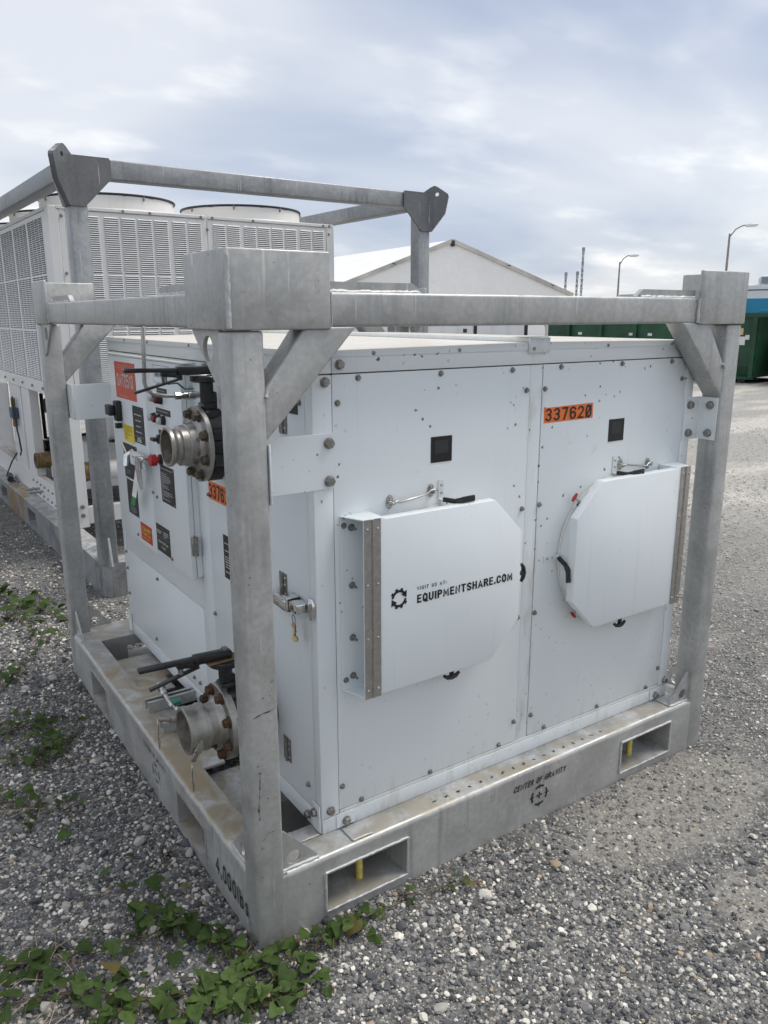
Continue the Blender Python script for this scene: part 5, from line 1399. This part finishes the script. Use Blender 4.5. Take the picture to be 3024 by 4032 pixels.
# ------------------------------------------------------------------ background
def tent():
    t = thing('marquee_tent', 'big white gabled marquee tent behind the chiller', 'tent', (34.87, 42.92, 0))
    pk = Vector((34.87, 42.92, 0)); Rt = Vector((43.16, 39.32, 0)); Lf = Vector((25.2, 45.3, 0))
    ux = (Rt - Lf).normalized(); hw = 9.35; zt, ze = 6.60, 3.05
    uy = Vector((-ux.y, ux.x, 0)); uy = uy if uy.y > 0 else -uy
    uy = (uy + ux * -.25).normalized()
    ln = 30.0
    P = lambda u, v, z: pk + ux * u + uy * v + Vector((0, 0, z))
    q = MB().prism([(-hw, 0.0), (hw, 0.0), (hw, ze), (0, zt), (-hw, ze)], lambda u, v, s: tuple(P(u, s, v)), .12, .18)
    q.build('gable_wall', TENT, t)
    nb = 6
    for i in range(nb):
        a, b = ln * i / nb + .02, ln * (i + 1) / nb - .02
        for s in (-1, 1):
            vs_ = []
            for v in (a, (a + b) / 2, b):
                for k in range(7):
                    f_ = k / 6; sag = -.10 * math.sin(math.pi * f_) * (1 if v != a and v != b else 0)
                    vs_.append(P(s * hw * 1.015 * f_, v, zt - (zt - ze) * f_ + .08 + sag))
            o_ = len(vs_); vs2 = vs_ + [p_ - Vector((0, 0, .04)) for p_ in vs_]
            fs = []
            for r_ in range(2):
                for k in range(6):
                    i0 = r_ * 7 + k
                    fs.append((i0, i0 + 1, i0 + 8, i0 + 7)); fs.append((i0 + o_, i0 + 7 + o_, i0 + 8 + o_, i0 + 1 + o_))
            MB().add(vs2, fs).build('roof_bay', TENT, t, 60)
    for s in (-1, 1):
        q = MB().bar(P(0, .05, zt + .02), P(s * hw, .05, ze + .02), .14, .26, (0, 0, 1)); fr_ = q.build('gable_rafter', TENTF, t)
        for f_ in (.45, .82): MB().bar(P(s * hw * f_ - .12, -.03, zt + .02 - (zt - ze) * f_ + .05 * s * 0 + .05), P(s * hw * f_ + .12, -.03, zt + .02 - (zt - ze) * f_ - .05 + .05), .02, .06, (0, 0, 1)).build('rafter_bracket', LABELG, fr_)
        MB().bar(P(s * hw, 0, 0), P(s * hw, ln, 0), .1, .1).build('ground_rail', TENTF, t)
        MB().prism([(0, 0), (ln, 0), (ln, ze), (0, ze)], lambda u, v, k: tuple(P(s * (hw - .02 - k), u, v)), 0, .05).build('side_wall', TENT, t)
    MB().bar(P(-.0, -.0, zt + .02), P(.0, -.0, zt - .35), .24, .18, (1, 0, 0)).build('ridge_bracket', LABELG, t)
tent()
def lamp(base, h, arm, lab):
    b = Vector(base); a = Vector(arm)
    t = thing('street_lamp', lab, 'street lamp', base, group='tall street lamps along the yard edge')
    MB().tube([b, b + Vector((0, 0, h))], [.15, .085], 10).build('pole', POLE, t)
    e = b + Vector((0, 0, h))
    p = [e - Vector((0, 0, .3)), e + a * .3 + Vector((0, 0, .35)), e + a * .62 + Vector((0, 0, .62)), e + a * .8 + Vector((0, 0, .66))]
    MB().tube(p, .055, 8).build('arm', POLE, t)
    MB().lathe([(0, .06), (.1, .13), (.5, .17), (.9, .15), (1.05, .04)], e + a * .78 + Vector((0, 0, .62)), a.normalized() + Vector((0, 0, .06)), 12).build('lamp_head', PALEB, t)
kk = 2.0
hd = Vector((.60, -.80, 0)).normalized()
lamp((-.69 + 36.67 * kk, -1.63 + 30.97 * kk, 0), 1.63 + 2.90 * kk, hd * 1.25, 'street lamp on a slim pole right of the tent, the smaller of two')
lamp((-.69 + 33.33 * kk, -1.63 + 22.11 * kk, 0), 1.63 + 3.51 * kk, hd * 1.55, 'street lamp rising behind the right corner of the near frame')
def mast(x, y, h, lab, r_=.13):
    t = thing('lattice_mast', lab, 'mast', (x, y, 0), group='distant masts right of the tent')
    q = MB()
    for k in range(3):
        a = k * 2.094; q.tube([(x + r_ * math.cos(a), y + r_ * math.sin(a), 0), (x + r_ * math.cos(a), y + r_ * math.sin(a), h)], .055, 5)
    n_ = int(h / .8)
    for i in range(n_):
        for k in range(3):
            a, b = k * 2.094, (k + 1) * 2.094
            q.tube([(x + r_ * math.cos(a), y + r_ * math.sin(a), i * .8), (x + r_ * math.cos(b), y + r_ * math.sin(b), i * .8 + .8)], .03, 4)
    q.build('lattice', MAST, t, 60)
    q = MB()
    for i in range(int(h / 1.3)):
        z = h - .4 - i * 1.3; q.box(x - .27, x + .27, y - .06, y + .06, z, z + .12)
    q.box(x - .16, x + .16, y - .16, y + .16, h - .1, h + .5)
    q.build('platform', MAST, t)
mast(95.03, 86.34, 11.2, 'tallest of the distant lattice masts right of the tent')
mast(94.54, 86.86, 7.7, 'middle distant mast just left of the tallest one')
mast(93.37, 88.11, 7.6, 'leftmost distant mast, closest to the tent roof edge')
# green roll-off dumpsters
def dumpster(A, B, lab, depth=2.3, h=1.57, sign=False, grp='green dumpsters'):
    A = Vector((*A, 0)); B = Vector((*B, 0)); ux = (B - A).normalized(); ln = (B - A).length; uy = Vector((ux.y, -ux.x, 0))
    t = thing('dumpster', lab, 'dumpster', A, group=grp)
    P = lambda u, v, z: tuple(A + ux * u + uy * v + Vector((0, 0, z)))
    def bx(u0, u1, v0, v1, z0, z1, nm, m):
        return MB().add([P(u, v, z) for z in (z0, z1) for u, v in ((u0, v0), (u1, v0), (u1, v1), (u0, v1))], [(3, 2, 1, 0), (4, 5, 6, 7), (0, 1, 5, 4), (1, 2, 6, 5), (2, 3, 7, 6), (3, 0, 4, 7)]).build(nm, m, t)
    # sloping side skirts: lower quarter tucks in
    for v0, v1, s in ((0, .05, 1), (depth - .05, depth, -1)):
        MB().prism([(v0, h), (v1, h), (v1, .42), (v1 + s * .10, .16), (v0 + s * .10, .16), (v0, .42)], lambda u, v, k: P(k, u, v), .04, ln - .04).build('side_wall', GREEND, t, 20)
    bx(.0, .05, .0, depth, .16, h, 'end_wall', GREEND); bx(ln - .05, ln, 0, depth, .16, h, 'end_wall', GREEND)
    bx(.05, ln - .05, .10, depth - .10, .14, .20, 'floor', GREEND)
    bx(-.03, ln + .03, -.05, .07, h, h + .11, 'top_rim', GREEND); bx(-.03, ln + .03, depth - .07, depth + .05, h, h + .11, 'top_rim', GREEND)
    bx(-.03, .08, .07, depth - .07, h, h + .11, 'top_rim', GREEND); bx(ln - .08, ln + .03, .07, depth - .07, h, h + .11, 'top_rim', GREEND)
    k = 0
    u = .02
    while u < ln:
        bx(u, u + .10, -.09, -.001, .15, h - .001, 'rib', GREEND); u += 1.05
    bx(.02, ln - .02, .02, .10, .10, .158, 'skid_runner', GREEND)
    for u in (.35, ln - .35):
        MB().cyl(P(u, .12, .10), P(u, .30, .10), .10, 16).build('ground_roller', BLACKP, t)
    return t, P, bx
t1, P1, bx1 = dumpster((17.50, 9.42), (16.53, 15.4), 'long green dumpster partly hidden behind the near frame, stickers at its right end')
bx1(.36, .55, -.012, -.002, 1.16, 1.32, 'sticker', TAN); bx1(.20, .30, -.012, -.002, 1.05, 1.16, 'sticker', PRINT); bx1(.30, .44, -.012, -.002, .92, 1.22 - .10, 'sticker', PALEB)
for u in (1.9, 2.75, 3.3, 4.9): bx1(u, u + .30 if u < 2 else u + .12, -.012, -.002, 1.04 if u < 2 else 1.10, 1.17, 'sticker', PRINT)
t2, P2, bx2 = dumpster((18.75, 4.6), (17.72, 9.12), 'second green dumpster at the right edge carrying a white sign', sign=True)
sg = bx2(4.0, 4.44, -.105, -.092, .98, 1.42, 'sign_panel', PRINT)
uxs = (Vector(P2(0, 0, 0)) - Vector(P2(1, 0, 0)))
text('WM', P2(4.41, -.106, 1.20), tuple(uxs), (0, 0, 1), .40, .14, GREENH, t2, 'sign_lettering', .24, .006)
# blue container and white motorhome behind the dumpsters
bc = thing('blue_container', 'bright blue container body behind the dumpsters at the right edge', 'container', (23.0, 11.5, 0))
bd = Vector((.25, -.97, 0)).normalized(); bo = Vector((21.35, 12.35, 0)); bn = Vector((.97, .25, 0))
def obx(o_, u_, n_, u0, u1, v0, v1, z0, z1, nm, m, par, bev=0):
    q = MB().box(u0, u1, v0, v1, z0, z1, bev, 2)
    q.v = [tuple(o_ + u_ * p[0] + n_ * p[1] + Vector((0, 0, p[2]))) for p in q.v]
    return q.build(nm, m, par, 40)
obx(bo, bd, bn, 0, 5.5, 0, 2.2, .15, 2.10, 'container_body', BLUEC, bc, .02)
obx(bo, bd, bn, .55, 1.0, -.25, -.01, 1.66, 1.78, 'lid_handle', BLUEC, bc, .02); obx(bo, bd, bn, 1.05, 1.25, -.25, -.01, 1.66, 1.87, 'lid_cap', BLUEC, bc, .03)
obx(bo, bd, bn, .1, 5.4, .2, 2.0, .0, .15, 'skid', LABELG, bc)
mv = thing('motorhome', 'white motorhome roof showing above the blue container', 'vehicle', (26.5, 13.0, 0))
mo = Vector((24.55, 14.4, 0))
obx(mo, bd, bn, 0, 6.5, 0, 2.3, .45, 2.62, 'vehicle_body', PALEB, mv, .12)
obx(mo, bd, bn, .35, 6.4, .12, 2.2, 2.56, 2.92, 'roof_pod', PALEB, mv, .16)
obx(mo, bd, bn, .50, .84, .10, .14, 2.66, 2.84, 'roof_vent', MAST, mv)
obx(mo, bd, bn, .05, 6.4, -.01, .02, 2.42, 2.45, 'trim_strip', LABELG, mv)
for u in (1.2, 5.0): MB().cyl(tuple(mo + bd * u + bn * -.02 + Vector((0, 0, .38))), tuple(mo + bd * u + bn * .25 + Vector((0, 0, .38))), .38, 20).build('wheel', BLACKP, mv)
# row of white plant cabinets in front of the tent and a fabric duct
wo = Vector((14.6, 24.9, 0)); wu = Vector((.75, -.66, 0)).normalized(); wn = Vector((.66, .75, 0)).normalized()
labs = ('leftmost white plant cabinet in the far row under the frame rail', 'second white plant cabinet in the far row under the frame rail', 'third white plant cabinet in the far row, beside the panel with a small vent', 'rightmost white plant cabinet, next to the fabric duct')
for k in range(4):
    o_ = wo + wu * (k * 1.85)
    t = thing('plant_cabinet', labs[k], 'cabinet', tuple(o_), group='white plant cabinets under the tent')
    obx(o_, wu, wn, .0, 1.72, 0, 1.6, .12, 2.0, 'cabinet_body', PALEB, t, .02)
    for u in (.06, .62, 1.18): obx(o_, wu, wn, u, u + .48, -.02, -.001, .3, 1.85, 'door', PALEB, t, .01)
    obx(o_, wu, wn, .05, 1.67, .05, 1.5, 0, .12, 'plinth', BLACKP, t); obx(o_, wu, wn, 1.722, 1.848, .02, 1.5, .12, 1.96, 'gap_shade', BLACKP, t)  # black block fills the gap to the next cabinet, standing in for its shade
    if k == 2: obx(o_, wu, wn, 1.34, 1.48, -.04, -.021, 1.02, 1.16, 'vent', LABELG, t)
fd = thing('fabric_duct', 'white ribbed fabric duct beside the green dumpster', 'duct', tuple(wo + wu * 8.0))
pts = [wo + wu * (8.0 + .35 * math.sin(i * .16)) + wn * .2 + Vector((0, 0, .05 + i * .10)) for i in range(19)]
MB().tube([tuple(p) for p in pts], [.32 if i % 2 else .285 for i in range(19)], 16).build('duct_sleeve', CLOTH, fd, 60)

# ------------------------------------------------------------------ creeping vines with heart-shaped leaves
def leafmat(nm, a, b):
    m = Mat(nm, a, .62, 0, .2)
    oi = m.n('ShaderNodeObjectInfo')
    c = m.mix(oi.outputs['Random'], a, b)
    c = m.mix(m.rng(m.noise(m.P(), 70, 3), .4, .7, 0, .45), c, tuple(v * .6 for v in a))
    c = m.mix(m.math('GREATER_THAN', oi.outputs['Random'], .982), c, (.17, .14, .05))
    m.col(c)
    m.b.inputs['Subsurface Weight'].default_value = 0.0
    tr = m.n('ShaderNodeBsdfTranslucent'); m.t.links.new(c, tr.inputs[0])
    mx = m.n('ShaderNodeMixShader', {0: .22}); m.t.links.new(m.b.outputs[0], mx.inputs[1]); m.t.links.new(tr.outputs[0], mx.inputs[2])
    m.t.links.new(mx.outputs[0], m.t.nodes['Material Output'].inputs[0])
    return m.m
LEAFM = leafmat('vine_leaf_green', (.044, .078, .019), (.092, .146, .038))
STEMM = plain('vine_stem', (.11, .085, .045), .7, 0, .3, 60)
STRAW = plain('dry_straw', (.40, .34, .22), .8, 0, .2, 60)
def leaf_mesh(k):
    rr = random.Random(40 + k)
    half = [(0, 0), (.18, -.10), (.36, -.13), (.50, -.03), (.54, .14), (.47, .36), (.34, .58), (.18, .80), (.05, .97), (0, 1.02)]
    cup = rr.uniform(.10, .30); droop = rr.uniform(.12, .40)
    q = MB(); vs_ = []
    rows = [-.02, .18, .42, .68, .90, 1.02]
    def zf(x, y): return cup * abs(x) ** 1.3 - droop * (y - .25) ** 2 + .035 * math.sin(9 * y + 4 * x + k)
    mid = [(0, y) for y in (0, .12, .30, .50, .70, .88, 1.02)]
    out_ = []
    for s in (1, -1):
        o_ = [(s * x * rr.uniform(.93, 1.05), y) for x, y in half]
        ins = [(s * x * .55, y * .92 + .03) for x, y in half]
        base = len(vs_)
        n_ = len(half)
        m_ = [(0, min(1.0, max(0, y))) for x, y in half]
        for a_ in (m_, ins, o_):
            for x, y in a_: vs_.append((x, y, zf(x, y)))
        fs = []
        for r_ in range(2):
            for i in range(n_ - 1):
                f_ = (base + r_ * n_ + i, base + r_ * n_ + i + 1, base + (r_ + 1) * n_ + i + 1, base + (r_ + 1) * n_ + i)
                fs.append(f_ if s < 0 else f_[::-1])
        q.f += fs
    q.v = vs_
    me = bpy.data.meshes.new('vine_leaf'); me.from_pydata(q.v, [], q.f); me.materials.append(LEAFM); me.shade_smooth(); me.validate()
    return me
LEAVES = [leaf_mesh(k) for k in range(6)]
def vine(pts, label, n, spread, smin, smax, seed, hmax=.06, extra=()):
    rr = random.Random(seed)
    P = [Vector((x, y, .012)) for x, y in pts]
    t = thing('creeping_vine', label, 'vine', (P[0].x, P[0].y, 0), group='creeping vines on the gravel')
    # smooth runner
    run = []
    for i in range(len(P) - 1):
        for k in range(6):
            f_ = k / 6
            run.append(P[i].lerp(P[i + 1], f_) + Vector((rr.uniform(-.010, .010), rr.uniform(-.010, .010), rr.uniform(0, .012))))
    run.append(P[-1])
    q = MB().tube(run, .0022, 5)
    for _ in range(max(2, n // 14)):
        a = rr.choice(run); d_ = rr.uniform(0, 6.28); ln = rr.uniform(.08, .2) * max(.6, spread / .1)
        q.tube([a, a + Vector((math.cos(d_), math.sin(d_), .02)) * ln * .5 + Vector((0, 0, .008)), a + Vector((math.cos(d_ + .4), math.sin(d_ + .4), 0)) * ln], .0017, 5)
    spots = []
    for _ in range(n):
        b = rr.choice(run); ang = rr.uniform(0, 6.28); d_ = abs(rr.gauss(0, spread))
        spots.append((b.x + math.cos(ang) * d_, b.y + math.sin(ang) * d_, b))
    for x, y in extra: spots.append((x, y, None))
    lst = []
    for x, y, b in spots:
        if -.035 < x < W + .03 and -.035 < y < D + .03: continue
        h = rr.uniform(.012, hmax)
        s = rr.uniform(smin, smax) * .84 if rr.random() < .7 else smin * rr.uniform(.45, .8)
        yaw = rr.uniform(0, 6.28)
        tip = Vector((x, y, h))
        st = Vector((x + math.cos(yaw) * s * .3 + rr.uniform(-.02, .02), y + math.sin(yaw) * s * .3 + rr.uniform(-.02, .02), .008))
        q.tube([st, (st + tip) / 2 + Vector((0, 0, .006)), tip], .0013, 4)
        lst.append((tip, s, yaw, rr.uniform(-.35, .95), rr.uniform(-.55, .55), rr.randrange(6)))
    q.build('vine_stem', STEMM, t, 60)
    for tip, s, yaw, pit, rol, k in lst:
        o = bpy.data.objects.new('leaf', LEAVES[k]); COL.objects.link(o); o.parent = t
        o.location = tip - ORG[t]; o.scale = (s, s, s)
        # tips hang towards the light: lean every leaf a little to the south-west
        o.rotation_euler = (-pit * .8, rol, yaw)
vine([(-0.217, 0.357), (-0.147, 0.217), (-0.088, 0.089), (-0.045, -0.045), (0.037, -0.075), (0.143, -0.075), (0.259, -0.07)], 'dense leafy vine wrapped round the foot of the near corner post', 120, .058, .028, .056, 1, .055)
vine([(-0.582, 0.311), (-0.44, 0.255), (-0.301, 0.212), (-0.198, 0.195), (-0.113, 0.193)], 'vine running left from the near corner post, highest of the lower left vines', 34, .030, .034, .058, 2, .045)
vine([(-0.602, 0.179), (-0.439, 0.122), (-0.329, 0.03), (-0.208, -0.061), (-0.08, -0.103), (0.05, -0.125)], 'large leaved vine along the bottom left of the gravel', 74, .046, .036, .064, 3, .055)
vine([(-0.414, 0.027), (-0.281, -0.054), (-0.171, -0.129), (-0.044, -0.171), (0.06, -0.187)], 'leafy vine at the very bottom below the near corner post', 66, .045, .030, .056, 4, .050)
vine([(0.248, -0.05), (0.343, -0.06), (0.432, -0.07), (0.549, -0.095), (0.648, -0.14)], 'thin vine trailing along the front base beam below the fork pocket', 17, .014, .022, .038, 5, .04)
vine([(-0.43, 1.406), (-0.312, 1.252), (-0.25, 1.322), (-0.18, 1.402)], 'vine on the gravel left of the skid, near the left picture edge', 52, .075, .03, .05, 6, .06)
vine([(-0.463, 1.107), (-0.403, 1.032), (-0.315, 0.938), (-0.26, .80)], 'sparse vine with single leaves on the open gravel left of the skid', 12, .05, .034, .055, 7, .06, ((-0.402, 0.882), (-0.314, 0.761), (-0.184, 0.515), (-0.26, 0.486), (-0.08, 0.312), (-0.46, 0.83), (-0.086, 0.504)))
vine([(-0.16, 3.40), (-0.05, 3.032), (0.10, 2.834)], 'dark vine growing between the two steel frames', 42, .07, .04, .07, 8, .09)
vine([(-0.154, 3.0), (-0.101, 2.788), (-.06, 2.45)], 'vine on the gravel beside the far left post of the near frame', 34, .07, .04, .065, 9, .08)
vine([(-0.307, 2.011), (-0.232, 2.185), (-0.12, 2.30)], 'small vine at the left edge below the vines between the frames', 26, .075, .03, .052, 10, .07)
vine([(-0.16, 1.35), (-0.24, 1.50), (-0.29, 1.60), (-0.357, 1.567)], 'vine patch left of the base beam fork pocket', 36, .075, .03, .05, 11, .07)
def straw(c, n, lab, seed):
    rr = random.Random(seed); t = thing('dry_grass', lab, 'dry grass', (*c, 0), group='dry grass wisps')
    q = MB()
    for _ in range(n):
        a = rr.uniform(0, 6.28); l_ = rr.uniform(.05, .16); x = c[0] + rr.gauss(0, .05); y = c[1] + rr.gauss(0, .05)
        q.tube([(x, y, .008), (x + math.cos(a) * l_ * .5, y + math.sin(a) * l_ * .5, rr.uniform(.012, .04)), (x + math.cos(a + .3) * l_, y + math.sin(a + .3) * l_, .010)], [.0012, .001, .0005], 4)
    q.build('grass_wisp', STRAW, t, 60)
straw((-.50, .27), 16, 'pale dry grass wisps among the lower left vines', 1); straw((-.40, 1.0), 12, 'pale dry grass wisps on the gravel at the left edge', 2); straw((-.56, .10), 14, 'pale dry grass wisps in the bottom left corner', 3)
